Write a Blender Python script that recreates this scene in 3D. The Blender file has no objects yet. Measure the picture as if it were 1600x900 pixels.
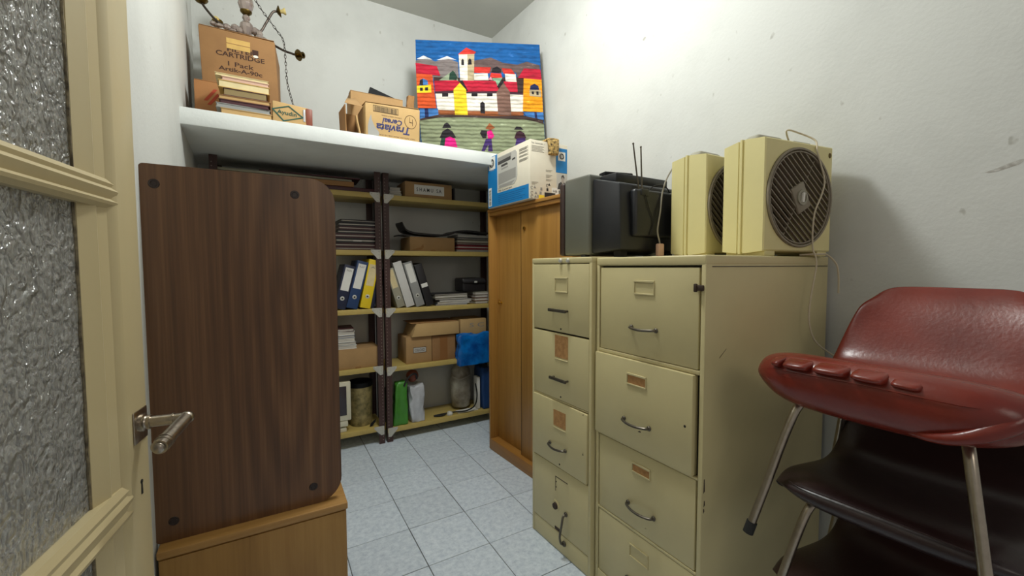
import bpy, bmesh, math, random
from mathutils import Vector, Matrix, noise

# ------------------------------------------------------------------ camera, world, lamps, exposure
SC = bpy.context.scene
COL = SC.collection
F_PX = 651.5
cam_d = bpy.data.cameras.new('camera')
cam = bpy.data.objects.new('camera', cam_d)
COL.objects.link(cam)
cam_d.sensor_width = 36.0
cam_d.lens = 36.0 * F_PX / 1600.0
cam_d.clip_start = 0.02
yaw, pitch, roll = math.radians(30.114), math.radians(2.901), math.radians(-0.207)
fw = Vector((math.sin(yaw) * math.cos(pitch), math.cos(yaw) * math.cos(pitch), -math.sin(pitch)))
rt = Vector((math.cos(yaw), -math.sin(yaw), 0))
up = rt.cross(fw)
rt, up = rt * math.cos(roll) + up * math.sin(roll), up * math.cos(roll) - rt * math.sin(roll)
cam.matrix_world = Matrix(((rt.x, up.x, -fw.x, 0), (rt.y, up.y, -fw.y, 0), (rt.z, up.z, -fw.z, 1.312), (0, 0, 0, 1)))
SC.camera = cam

w = bpy.data.worlds.new('world')
SC.world = w
w.use_nodes = True
w.node_tree.nodes['Background'].inputs[0].default_value = (1.0, 0.95, 0.90, 1)
w.node_tree.nodes['Background'].inputs[1].default_value = 0.30

def area(name, loc, target, size, power, color, spread=180):
    d = bpy.data.lights.new(name, 'AREA')
    d.shape = 'DISK'; d.size = size; d.energy = power; d.color = color
    d.spread = math.radians(spread)
    o = bpy.data.objects.new(name, d); COL.objects.link(o)
    o.location = loc
    o.rotation_euler = (Vector(target) - Vector(loc)).to_track_quat('-Z', 'Y').to_euler()
    return o

pl = bpy.data.lights.new('ceiling_lamp_light', 'POINT')
pl.energy = 78; pl.shadow_soft_size = 0.14; pl.color = (0.97, 1.0, 0.985)
plo = bpy.data.objects.new('ceiling_lamp_light', pl); COL.objects.link(plo)
plo.location = (0.74, 1.62, 3.0)
area('fill_light', (0.6, -1.6, 2.3), (0.8, 1.5, 0.9), 0.9, 5, (1.0, 0.93, 0.82))  # weak fill added behind the camera, no lamp known there

SC.view_settings.view_transform = 'Standard'
SC.view_settings.look = 'None'
SC.view_settings.gamma = 1
SC.view_settings.use_curve_mapping = False
SC.view_settings.exposure = -0.06

R = math.radians
random.seed(4)

# ------------------------------------------------------------------ materials
def lin(c):
    out = []
    for v in c[:3]:
        v = v / 255.0
        out.append(v / 12.92 if v <= 0.04045 else ((v + 0.055) / 1.055) ** 2.4)
    return (*out, 1)

class NT:
    def __init__(self, name):
        self.m = bpy.data.materials.new(name); self.m.use_nodes = True
        self.t = self.m.node_tree; self.n = self.t.nodes; self.l = self.t.links
        self.b = self.n['Principled BSDF']
    def node(self, t, **k):
        n = self.n.new(t)
        for a, v in k.items():
            if a in n.inputs.keys(): n.inputs[a].default_value = v
            else: setattr(n, a, v)
        return n
    def coord(self, scale=(1, 1, 1), rot=(0, 0, 0)):
        tc = self.n.new('ShaderNodeTexCoord'); mp = self.n.new('ShaderNodeMapping')
        mp.inputs['Scale'].default_value = scale; mp.inputs['Rotation'].default_value = rot
        self.l.new(tc.outputs['Object'], mp.inputs['Vector'])
        return mp.outputs['Vector']
    def ramp(self, fac, stops):
        r = self.n.new('ShaderNodeValToRGB')
        e = r.color_ramp.elements
        e[0].position, e[0].color = stops[0]
        e[1].position, e[1].color = stops[-1]
        for p, c in stops[1:-1]:
            x = e.new(p); x.color = c
        self.l.new(fac, r.inputs['Fac'])
        return r.outputs['Color']
    def bump(self, h, strength=0.2, dist=0.01):
        b = self.n.new('ShaderNodeBump')
        b.inputs['Strength'].default_value = strength; b.inputs['Distance'].default_value = dist
        self.l.new(h, b.inputs['Height']); self.l.new(b.outputs['Normal'], self.b.inputs['Normal'])

def plain(name, c, rough=0.5, metal=0.0, var=0.0, vscale=6.0, bump=0.0, bscale=60.0, c2=None, stretch=(1, 1, 1), coat=0.0, spec=None):
    k = NT(name)
    k.b.inputs['Roughness'].default_value = rough
    k.b.inputs['Metallic'].default_value = metal
    k.b.inputs['Coat Weight'].default_value = coat
    if spec is not None: k.b.inputs['Specular IOR Level'].default_value = spec
    base = lin(c)
    if var > 0 or c2:
        v = k.coord(stretch)
        n = k.node('ShaderNodeTexNoise', Scale=vscale, Detail=5.0, Roughness=0.6)
        k.l.new(v, n.inputs['Vector'])
        d = lin(c2) if c2 else tuple(x * (1 - var) for x in base[:3]) + (1,)
        k.l.new(k.ramp(n.outputs['Fac'], [(0.33, d), (0.62, base)]), k.b.inputs['Base Color'])
    else:
        k.b.inputs['Base Color'].default_value = base
    if bump > 0:
        v = k.coord()
        n = k.node('ShaderNodeTexNoise', Scale=bscale, Detail=4.0)
        k.l.new(v, n.inputs['Vector'])
        k.bump(n.outputs['Fac'], bump, 0.004)
    return k.m

def wood(name, cs, axis='z', scale=9.0, rough=0.4, ring=0.0, coat=0.0, stretch=0.08, contrast=(0.3, 0.7)):
    """streaky grain running along one local axis"""
    k = NT(name)
    k.b.inputs['Roughness'].default_value = rough
    k.b.inputs['Coat Weight'].default_value = coat
    s = [1, 1, 1]; s['xyz'.index(axis)] = stretch
    v = k.coord(tuple(s))
    n1 = k.node('ShaderNodeTexNoise', Scale=scale, Detail=6.0, Roughness=0.62, Distortion=0.6)
    k.l.new(v, n1.inputs['Vector'])
    n2 = k.node('ShaderNodeTexNoise', Scale=scale * 14, Detail=3.0)
    s2 = [1, 1, 1]; s2['xyz'.index(axis)] = stretch * 0.25
    k.l.new(k.coord(tuple(s2)), n2.inputs['Vector'])
    mx = k.node('ShaderNodeMath', operation='MULTIPLY_ADD')
    k.l.new(n2.outputs['Fac'], mx.inputs[0]); mx.inputs[1].default_value = 0.35
    k.l.new(n1.outputs['Fac'], mx.inputs[2])
    off = k.node('ShaderNodeMath', operation='SUBTRACT'); off.inputs[1].default_value = 0.175
    k.l.new(mx.outputs[0], off.inputs[0])
    fac = off.outputs[0]
    if ring > 0:
        wv = k.node('ShaderNodeTexWave', Scale=ring, Distortion=5.0, Detail=3.0)
        wv.wave_type = 'RINGS'; wv.rings_direction = 'SPHERICAL'
        wv.inputs['Detail Scale'].default_value = 1.2
        s3 = [1.0, 1.0, 1.0]; s3['xyz'.index(axis)] = 0.16
        k.l.new(k.coord(tuple(s3)), wv.inputs['Vector'])
        m2 = k.node('ShaderNodeMath', operation='MULTIPLY_ADD')
        k.l.new(wv.outputs['Fac'], m2.inputs[0]); m2.inputs[1].default_value = 0.30
        k.l.new(fac, m2.inputs[2]); 
        m3 = k.node('ShaderNodeMath', operation='SUBTRACT'); m3.inputs[1].default_value = 0.11
        k.l.new(m2.outputs[0], m3.inputs[0]); fac = m3.outputs[0]
    a, b = contrast
    stops = [(a + (b - a) * i / (len(cs) - 1), lin(c)) for i, c in enumerate(cs)]
    k.l.new(k.ramp(fac, stops), k.b.inputs['Base Color'])
    k.bump(n2.outputs['Fac'], 0.05, 0.002)
    return k.m

def mat_plaster(name, c, c2):
    k = NT(name)
    k.b.inputs['Roughness'].default_value = 0.75
    n = k.node('ShaderNodeTexNoise', Scale=2.2, Detail=8.0, Roughness=0.62)
    k.l.new(k.coord(), n.inputs['Vector'])
    col = k.ramp(n.outputs['Fac'], [(0.30, lin(c2)), (0.55, lin(c))])
    # small scuffs
    s = k.node('ShaderNodeTexNoise', Scale=26.0, Detail=2.0, Roughness=0.4)
    k.l.new(k.coord((1, 1, 0.6)), s.inputs['Vector'])
    sc = k.ramp(s.outputs['Fac'], [(0.20, lin((196, 192, 184))), (0.26, (1, 1, 1, 1))])
    mx = k.node('ShaderNodeMix', data_type='RGBA', blend_type='MULTIPLY')
    mx.inputs['Factor'].default_value = 0.6
    k.l.new(col, mx.inputs['A']); k.l.new(sc, mx.inputs['B'])
    k.l.new(mx.outputs['Result'], k.b.inputs['Base Color'])
    h = k.node('ShaderNodeTexNoise', Scale=70.0, Detail=4.0)
    k.l.new(k.coord(), h.inputs['Vector'])
    k.bump(h.outputs['Fac'], 0.22, 0.004)
    return k.m

def mat_tile():
    k = NT('pale mottled ceramic')
    k.b.inputs['Roughness'].default_value = 0.34
    g = k.n.new('ShaderNodeNewGeometry')
    n = k.node('ShaderNodeTexNoise', Scale=38.0, Detail=6.0, Roughness=0.72)
    k.l.new(g.outputs['Position'], n.inputs['Vector'])
    oi = k.n.new('ShaderNodeObjectInfo')
    col = k.ramp(n.outputs['Fac'], [(0.32, lin((184, 197, 213))), (0.47, lin((206, 217, 229))), (0.62, lin((222, 232, 242)))])
    hs = k.n.new('ShaderNodeHueSaturation')
    mr = k.node('ShaderNodeMapRange'); mr.inputs['To Min'].default_value = 0.96; mr.inputs['To Max'].default_value = 1.03
    k.l.new(oi.outputs['Random'], mr.inputs['Value']); k.l.new(mr.outputs['Result'], hs.inputs['Value'])
    k.l.new(col, hs.inputs['Color']); k.l.new(hs.outputs['Color'], k.b.inputs['Base Color'])
    return k.m

def mat_glass():
    k = NT('hammered glass')
    k.b.inputs['Base Color'].default_value = (0.80, 0.80, 0.78, 1)
    k.b.inputs['Roughness'].default_value = 0.10
    k.b.inputs['Transmission Weight'].default_value = 0.80
    k.b.inputs['IOR'].default_value = 1.45
    v = k.coord((1, 1, 0.85))
    vo = k.node('ShaderNodeTexVoronoi', Scale=48.0, feature='SMOOTH_F1'); vo.inputs['Smoothness'].default_value = 0.6
    n = k.node('ShaderNodeTexNoise', Scale=30.0, Detail=2.0)
    k.l.new(v, n.inputs['Vector'])
    ad = k.node('ShaderNodeMix', data_type='RGBA', blend_type='LINEAR_LIGHT'); ad.inputs['Factor'].default_value = 0.06
    k.l.new(v, ad.inputs['A']); k.l.new(n.outputs['Color'], ad.inputs['B'])
    k.l.new(ad.outputs['Result'], vo.inputs['Vector'])
    k.bump(vo.outputs['Distance'], 0.85, 0.014)
    return k.m

def mat_weave(name, c):
    """thick wool yarn laid in horizontal rows"""
    k = NT(name)
    k.b.inputs['Roughness'].default_value = 0.9
    wv = k.node('ShaderNodeTexWave', Scale=11.0, Distortion=1.6, Detail=2.0)
    wv.bands_direction = 'Y'; wv.inputs['Detail Scale'].default_value = 2.0
    k.l.new(k.coord(), wv.inputs['Vector'])
    n = k.node('ShaderNodeTexNoise', Scale=40.0, Detail=4.0)
    k.l.new(k.coord((0.3, 1, 1)), n.inputs['Vector'])
    base = lin(c); dk = tuple(x * 0.62 for x in base[:3]) + (1,)
    lt = tuple(min(1, x * 1.5 + 0.05) for x in base[:3]) + (1,)
    k.l.new(k.ramp(n.outputs['Fac'], [(0.3, dk), (0.52, base), (0.64, base), (0.72, lt)]), k.b.inputs['Base Color'])
    k.bump(wv.outputs['Fac'], 0.75, 0.012)
    return k.m

def mat_walnut():
    """brown laminate printed with straight grain and one cathedral figure"""
    k = NT('brown wood laminate')
    k.b.inputs['Roughness'].default_value = 0.36
    tc = k.n.new('ShaderNodeTexCoord'); sp = k.n.new('ShaderNodeSeparateXYZ')
    k.l.new(tc.outputs['Object'], sp.inputs[0])
    def op(o, *v):
        m = k.node('ShaderNodeMath', operation=o)
        for q, x in enumerate(v):
            if isinstance(x, (int, float)): m.inputs[q].default_value = x
            else: k.l.new(x, m.inputs[q])
        return m.outputs[0]
    nz = k.node('ShaderNodeTexNoise', Scale=3.2, Detail=4.0); k.l.new(k.coord((1, 1, .22)), nz.inputs['Vector'])
    dx = op('SUBTRACT', sp.outputs['X'], 0.085)
    dx = op('ADD', dx, op('MULTIPLY', op('SUBTRACT', nz.outputs['Fac'], .5), .10))
    dz = op('SUBTRACT', sp.outputs['Z'], 0.62)
    # sharp hyperbola-like arches: sqrt(dx^2 + (k dz)^2)
    rad = op('SQRT', op('ADD', op('MULTIPLY', dx, dx), op('MULTIPLY', op('MULTIPLY', dz, dz), 0.0165)))
    s = op('SINE', op('MULTIPLY', op('ADD', rad, op('MULTIPLY', nz.outputs['Fac'], .025)), 150.0))
    s = op('MULTIPLY', s, op('MAXIMUM', op('SUBTRACT', 1.0, op('MULTIPLY', rad, 3.4)), 0.12))
    st = k.node('ShaderNodeTexNoise', Scale=9.0, Detail=5.0, Roughness=.6); k.l.new(k.coord((1, 1, .035)), st.inputs['Vector'])
    fi = k.node('ShaderNodeTexNoise', Scale=120.0, Detail=3.0); k.l.new(k.coord((1, 1, .02)), fi.inputs['Vector'])
    f = op('ADD', op('MULTIPLY', st.outputs['Fac'], .62), op('ADD', op('MULTIPLY', fi.outputs['Fac'], .38), op('MULTIPLY', s, .085)))
    k.l.new(k.ramp(f, [(0.28, lin((70, 45, 26))), (0.48, lin((99, 67, 40))), (0.62, lin((118, 83, 52))), (0.78, lin((140, 103, 68)))]), k.b.inputs['Base Color'])
    return k.m

M = {}
M['wall'] = mat_plaster('white plaster', (206, 207, 202), (196, 197, 192))
M['ceiling'] = plain('ceiling paint', (196, 196, 188), 0.85, var=0.06, vscale=3)
M['tile'] = mat_tile()
M['ledge'] = mat_plaster('bright ledge paint', (222, 225, 222), (206, 209, 206))
M['scuff'] = plain('grey scuffed plaster', (160, 156, 148), 0.85, c2=(196, 195, 189), vscale=60)
M['slot'] = plain('worn slot edge', (142, 126, 118), 0.6)
M['grout'] = plain('dark grout', (92, 96, 98), 0.9)
M['cream_door'] = plain('cream door paint', (198, 182, 141), 0.38, var=0.10, vscale=3, bump=0.08, bscale=25, stretch=(1, 1, 0.2))
M['glass'] = mat_glass()
M['grime'] = plain('old putty', (70, 62, 48), 0.9, c2=(150, 138, 110), vscale=40)
M['nickel'] = plain('worn nickel', (176, 166, 152), 0.30, 1.0, var=0.25, vscale=60, bump=0.1, bscale=120)
M['dark_hole'] = plain('dark hole', (22, 18, 15), 0.9)
M['walnut'] = mat_walnut()
M['walnut_edge'] = plain('dark edge band', (40, 24, 18), 0.4)
M['oak_box'] = wood('honey oak veneer', [(136, 98, 44), (154, 114, 56), (166, 127, 67)], 'z', 7.0, 0.42, stretch=0.12)
M['oak_top'] = wood('honey oak top', [(142, 100, 48), (160, 118, 60), (174, 132, 74)], 'x', 7.0, 0.42, stretch=0.12)
M['oak'] = wood('golden oak veneer', [(146, 102, 44), (164, 118, 54), (178, 132, 66)], 'z', 12.0, 0.40, stretch=0.06)
M['oak_edge'] = wood('golden oak edge', [(142, 96, 42), (158, 110, 50), (172, 126, 60)], 'y', 12.0, 0.45, stretch=0.08)
M['brass'] = plain('brass', (190, 150, 70), 0.28, 1.0)
M['cabinet'] = plain('cream cabinet enamel', (206, 193, 145), 0.42, var=0.09, vscale=2.5, bump=0.06, bscale=14)
M['cabinet_shade'] = plain('shaded cabinet inside', (60, 56, 44), 0.7)  # cabinet paint darkened: shade behind the drawer gaps put into the colour
M['rust'] = plain('chipped dark steel', (58, 42, 30), 0.7)
M['gunmetal'] = plain('grey cast handle', (104, 98, 88), 0.36, 0.8, var=0.3, vscale=30)
M['card_brown'] = plain('brown card label', (184, 138, 86), 0.9, c2=(158, 114, 68), vscale=60)
M['post'] = plain('brown perforated steel', (70, 46, 42), 0.5, var=0.2, vscale=30)
M['shelf_paint'] = plain('mustard shelf enamel', (192, 168, 96), 0.5, var=0.10, vscale=8)
M['zinc'] = plain('pale zinc', (196, 194, 184), 0.5, 0.3)
M['cardboard'] = plain('cardboard', (172, 136, 90), 0.85, var=0.14, vscale=7, bump=0.05, bscale=40)
M['cardboard_in'] = plain('cardboard inside', (150, 110, 66), 0.9)
M['cardboard_old'] = plain('old brown cardboard', (152, 112, 70), 0.85, var=0.16, vscale=6)
M['cardboard_pale'] = plain('pale cardboard', (190, 156, 104), 0.85, var=0.10, vscale=6)
M['cardboard_orange'] = plain('orange cardboard', (168, 116, 70), 0.85, var=0.14, vscale=7)
M['card_olive'] = plain('olive page edges', (140, 122, 84), 0.9)
M['tape'] = plain('yellowed tape', (204, 166, 92), 0.35, var=0.12, vscale=30)
M['tape_brown'] = plain('brown packing tape', (140, 96, 56), 0.35)
M['ink'] = plain('black ink', (34, 28, 26), 0.8)
M['ink_brown'] = plain('brown ink', (62, 36, 24), 0.8)
M['ink_red'] = plain('red ink', (164, 62, 36), 0.8)
M['ink_blue'] = plain('navy ink', (46, 50, 96), 0.8)
M['ink_grey'] = plain('grey ink', (140, 136, 128), 0.8)
M['ink_green'] = plain('green ink', (30, 82, 72), 0.8)
M['paper'] = plain('white paper', (226, 224, 216), 0.85, var=0.05, vscale=20)
M['paper_cream'] = plain('cream paper', (222, 204, 156), 0.85, var=0.12, vscale=20)
M['paper_edge'] = plain('page edges', (212, 206, 194), 0.9, c2=(170, 164, 154), vscale=160, stretch=(0.05, 0.05, 1))
M['black'] = plain('black plastic', (18, 18, 20), 0.6, spec=0.2, var=0.1, vscale=8)
M['tv_shell'] = plain('charcoal television shell', (27, 28, 32), 0.38, bump=0.05, bscale=300)
M['tv_side'] = plain('grey satin television side', (98, 99, 90), 0.30, bump=0.05, bscale=300)
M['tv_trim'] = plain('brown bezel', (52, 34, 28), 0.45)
M['fan'] = plain('yellowed cream plastic', (222, 211, 152), 0.42, var=0.06, vscale=5)
M['fan_dark'] = plain('dark fan inside', (46, 38, 30), 0.8)
M['fan_blade'] = plain('brown fan blade', (78, 60, 48), 0.5)
M['fan_grille'] = plain('taupe grille plastic', (132, 122, 104), 0.45)
M['fan_handle'] = plain('grey fan handle', (150, 146, 128), 0.45)
M['cord'] = plain('old white flex', (196, 184, 158), 0.5)
M['cord_grey'] = plain('grey flex', (150, 144, 130), 0.5)
M['plug_pink'] = plain('pinkish plug', (206, 168, 146), 0.5)
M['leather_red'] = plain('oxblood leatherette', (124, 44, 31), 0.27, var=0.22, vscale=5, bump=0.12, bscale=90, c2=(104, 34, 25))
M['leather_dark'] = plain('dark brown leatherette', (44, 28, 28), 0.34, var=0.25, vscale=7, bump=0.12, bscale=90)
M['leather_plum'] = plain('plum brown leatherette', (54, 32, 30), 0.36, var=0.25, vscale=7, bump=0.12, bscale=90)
M['chrome'] = plain('dulled chrome', (176, 166, 150), 0.28, 1.0, var=0.15, vscale=40)
M['rubber'] = plain('black rubber', (26, 26, 24), 0.7)
M['binder_navy'] = plain('navy binder board', (30, 36, 62), 0.5, var=0.15, vscale=12)
M['binder_blue'] = plain('blue binder board', (34, 62, 106), 0.5, var=0.12, vscale=12)
M['binder_yellow'] = plain('yellow binder board', (232, 200, 30), 0.5)
M['binder_grey'] = plain('grey binder board', (150, 150, 146), 0.55, var=0.1, vscale=12)
M['binder_beige'] = plain('greige binder board', (158, 154, 134), 0.55, var=0.1, vscale=12)
M['binder_white'] = plain('white binder board', (206, 204, 198), 0.55)
M['binder_black'] = plain('black binder board', (34, 32, 34), 0.5)
M['maroon'] = plain('maroon leatherette', (74, 34, 40), 0.45, var=0.2, vscale=12)
M['red_folder'] = plain('red folder', (120, 26, 38), 0.5)
M['black_leather'] = plain('black leather', (30, 27, 28), 0.45, bump=0.2, bscale=80)
M['green_bag'] = plain('green plastic bag', (70, 140, 46), 0.35, var=0.2, vscale=8, bump=0.3, bscale=18)
M['dark_green'] = plain('dark green plastic', (34, 60, 34), 0.4, bump=0.3, bscale=18)
M['silver_bag'] = plain('silver white bag', (200, 202, 206), 0.22, var=0.2, vscale=12, bump=0.4, bscale=22)
M['blue_bag'] = plain('blue plastic bag', (16, 118, 200), 0.16, bump=0.6, bscale=13, c2=(8, 70, 140), vscale=9)
M['blue_thing'] = plain('dull blue plastic', (28, 62, 110), 0.5)
M['terracotta'] = plain('terracotta leather', (132, 68, 48), 0.5)
M['bolster'] = plain('shiny silvery cloth', (168, 162, 146), 0.35, c2=(110, 98, 80), vscale=9, bump=0.2, bscale=20)
M['monitor'] = plain('ivory monitor case', (212, 206, 182), 0.45)
M['screen'] = plain('dark glass screen', (58, 52, 58), 0.12)
M['bin'] = plain('mottled olive bin', (156, 140, 92), 0.5, c2=(92, 84, 48), vscale=22)
M['hp_white'] = plain('carton white', (222, 214, 194), 0.6, var=0.04, vscale=12)
M['hp_blue'] = plain('carton blue', (14, 120, 184), 0.5)
M['hp_grey'] = plain('printed grey', (150, 148, 142), 0.6)
M['hp_grey2'] = plain('printed light grey', (186, 184, 176), 0.6)
M['hp_dark'] = plain('printed charcoal', (62, 60, 58), 0.6)
M['skin_print'] = plain('printed grey face', (168, 160, 150), 0.7)
M['yellow_mark'] = plain('yellow mark', (232, 200, 40), 0.6)
M['leopard'] = plain('leopard print cloth', (206, 172, 104), 0.8, c2=(48, 34, 22), vscale=70)
M['brass_old'] = plain('tarnished brass', (112, 92, 48), 0.36, 1.0, var=0.3, vscale=40)
M['iron'] = plain('dark iron', (66, 58, 52), 0.4, 0.9)
M['candle'] = plain('yellowed candle sleeve', (206, 186, 120), 0.5)
k = NT('crystal'); k.b.inputs['Base Color'].default_value = (0.46, 0.38, 0.34, 1); k.b.inputs['Roughness'].default_value = 0.08
k.b.inputs['Transmission Weight'].default_value = 0.3; k.b.inputs['Metallic'].default_value = 0.4; k.b.inputs['IOR'].default_value = 1.5; M['crystal'] = k.m

WOOL = dict(blue=(14, 92, 160), grey=(128, 118, 116), snow=(236, 236, 236), umber=(104, 84, 82), darkbrown=(62, 44, 40), palegreen=(150, 164, 136),
            darkgreen=(30, 62, 48), white=(236, 228, 214), red=(214, 54, 44), black=(34, 28, 34), pink=(236, 150, 170), mint=(136, 180, 146),
            beige=(188, 170, 134), crimson=(192, 24, 54), plum=(66, 36, 50), rust=(150, 84, 44), yellow=(240, 208, 40), brown=(124, 92, 80),
            orange=(216, 84, 34), skyblue=(64, 120, 186), amber=(246, 160, 16), navy=(28, 40, 90), green=(140, 148, 116), magenta=(226, 24, 130),
            purple=(66, 42, 104), darkplum=(58, 26, 40))

# ------------------------------------------------------------------ mesh helpers
def frame(o, x, y):
    """4x4 with origin o, local x along x, local y along y"""
    x = Vector(x).normalized(); y = Vector(y).normalized(); z = x.cross(y)
    return Matrix(((x.x, y.x, z.x, o[0]), (x.y, y.y, z.y, o[1]), (x.z, y.z, z.z, o[2]), (0, 0, 0, 1)))

def catmull(pts, n=6, closed=False):
    P = [Vector(p) for p in pts]; out = []
    N = len(P)
    for i in range(N if closed else N - 1):
        if closed: a, b, c, d = P[i - 1], P[i], P[(i + 1) % N], P[(i + 2) % N]
        else: a, b, c, d = P[max(i - 1, 0)], P[i], P[i + 1], P[min(i + 2, N - 1)]
        for j in range(n):
            t = j / n
            out.append(0.5 * ((2 * b) + (c - a) * t + (2 * a - 5 * b + 4 * c - d) * t * t + (3 * b - a - 3 * c + d) * t ** 3))
    if not closed: out.append(P[-1])
    return out

class MB:
    def __init__(self): self.bm = bmesh.new()
    def _add(self, t, M4=None):
        if M4 is not None: bmesh.ops.transform(t, matrix=M4, verts=t.verts)
        me = bpy.data.meshes.new('tmp'); t.to_mesh(me); t.free()
        self.bm.from_mesh(me); bpy.data.meshes.remove(me)
        return self
    def box(self, x0, x1, y0, y1, z0, z1, bev=0.0, seg=2, M4=None):
        t = bmesh.new()
        bmesh.ops.create_cube(t, size=1.0)
        for v in t.verts:
            v.co = Vector(((x0 + x1) / 2 + v.co.x * (x1 - x0), (y0 + y1) / 2 + v.co.y * (y1 - y0), (z0 + z1) / 2 + v.co.z * (z1 - z0)))
        if bev > 0:
            bmesh.ops.bevel(t, geom=list(t.edges), offset=bev, segments=seg, affect='EDGES', profile=0.5)
        return self._add(t, M4)
    def hexa(self, lo, hi, bev=0.0, M4=None):
        """lo, hi: four corner points each, same winding (counter-clockwise from above)"""
        t = bmesh.new()
        a = [t.verts.new(p) for p in lo]; b = [t.verts.new(p) for p in hi]
        t.faces.new(a[::-1]); t.faces.new(b)
        for i in range(4): t.faces.new((a[i], a[(i + 1) % 4], b[(i + 1) % 4], b[i]))
        if bev > 0: bmesh.ops.bevel(t, geom=list(t.edges), offset=bev, segments=2, affect='EDGES', profile=0.5)
        return self._add(t, M4)
    def prism(self, poly, t0, t1, M4=None, bev=0.0):
        t = bmesh.new()
        a = [t.verts.new((p[0], p[1], t0)) for p in poly]; b = [t.verts.new((p[0], p[1], t1)) for p in poly]
        t.faces.new(a[::-1]); t.faces.new(b); n = len(poly)
        for i in range(n): t.faces.new((a[i], a[(i + 1) % n], b[(i + 1) % n], b[i]))
        bmesh.ops.recalc_face_normals(t, faces=t.faces)
        if bev > 0: bmesh.ops.bevel(t, geom=list(t.edges), offset=bev, segments=2, affect='EDGES', profile=0.5)
        return self._add(t, M4)
    def cyl(self, p0, p1, r, r2=None, seg=16):
        p0, p1 = Vector(p0), Vector(p1); d = p1 - p0
        t = bmesh.new()
        bmesh.ops.create_cone(t, cap_ends=True, segments=seg, radius1=r, radius2=r if r2 is None else r2, depth=d.length)
        m = Matrix.Translation((p0 + p1) / 2) @ d.to_track_quat('Z', 'Y').to_matrix().to_4x4()
        return self._add(t, m)
    def ball(self, c, r, sx=1, sy=1, sz=1, seg=12):
        t = bmesh.new()
        bmesh.ops.create_uvsphere(t, u_segments=seg, v_segments=max(6, seg // 2 + 2), radius=r)
        return self._add(t, Matrix.Translation(c) @ Matrix.Diagonal((sx, sy, sz, 1)))
    def tube(self, pts, r, seg=8, smooth=0, closed=False):
        P = catmull(pts, smooth, closed) if smooth else [Vector(p) for p in pts]
        n = len(P); rr = r if isinstance(r, (list, tuple)) else None
        t = bmesh.new(); rings = []; up = None
        for i, p in enumerate(P):
            if closed: d = P[(i + 1) % n] - P[i - 1]
            else: d = P[min(i + 1, n - 1)] - P[max(i - 1, 0)]
            d.normalize()
            if up is None:
                up = d.cross(Vector((0.31, 0.17, 0.94)))
                if up.length < 0.1: up = d.cross(Vector((1, 0, 0)))
            up = (up - d * up.dot(d)).normalized(); s = d.cross(up)
            q = r if rr is None else rr[0] + (rr[1] - rr[0]) * i / (n - 1)
            rings.append([t.verts.new(p + (up * math.cos(2 * math.pi * k / seg) + s * math.sin(2 * math.pi * k / seg)) * q) for k in range(seg)])
        for i in range(n if closed else n - 1):
            a, b = rings[i], rings[(i + 1) % n]
            for k in range(seg): t.faces.new((a[k], a[(k + 1) % seg], b[(k + 1) % seg], b[k]))
        if not closed: t.faces.new(rings[0][::-1]); t.faces.new(rings[-1])
        bmesh.ops.recalc_face_normals(t, faces=t.faces)
        return self._add(t)
    def lathe(self, prof, M4=None, seg=24):
        t = bmesh.new(); rings = []
        for r, z in prof:
            rings.append([t.verts.new((r * math.cos(2 * math.pi * k / seg), r * math.sin(2 * math.pi * k / seg), z)) for k in range(seg)])
        for a, b in zip(rings, rings[1:]):
            for k in range(seg): t.faces.new((a[k], a[(k + 1) % seg], b[(k + 1) % seg], b[k]))
        t.faces.new(rings[0][::-1]); t.faces.new(rings[-1])
        bmesh.ops.remove_doubles(t, verts=t.verts, dist=1e-5)
        bmesh.ops.recalc_face_normals(t, faces=t.faces)
        return self._add(t, M4)
    def jitter(self, amp, scale=8.0, seed=0.0):
        for v in self.bm.verts:
            v.co += noise.noise_vector(v.co * scale + Vector((seed, seed * 1.7, -seed))) * amp
        return self
    def build(self, name, mat, parent=None, angle=38, **props):
        me = bpy.data.meshes.new(name); self.bm.to_mesh(me); self.bm.free()
        me.materials.append(mat)
        for p in me.polygons: p.use_smooth = True
        me.set_sharp_from_angle(angle=R(angle))
        o = bpy.data.objects.new(name, me); COL.objects.link(o)
        if parent is not None: o.parent = parent
        for a, b in props.items(): o[a] = b
        return o

def thing(name, label, cat, loc=(0, 0, 0), rotz=0.0, group=None):
    o = bpy.data.objects.new(name, None); COL.objects.link(o)
    o.empty_display_size = 0.05
    o.location = loc; o.rotation_euler = (0, 0, R(rotz))
    o['label'] = label; o['category'] = cat
    if group: o['group'] = group
    return o
def tag(o, label, cat, group=None):
    o['label'] = label; o['category'] = cat
    if group: o['group'] = group
    return o
def copy_tree(o, parent=None):
    c = o.copy(); COL.objects.link(c)
    if parent is not None: c.parent = parent
    for ch in list(o.children): copy_tree(ch, c)
    return c
def struct(o, label=None):
    o['kind'] = 'structure'
    if label: o['label'] = label
    return o

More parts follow.
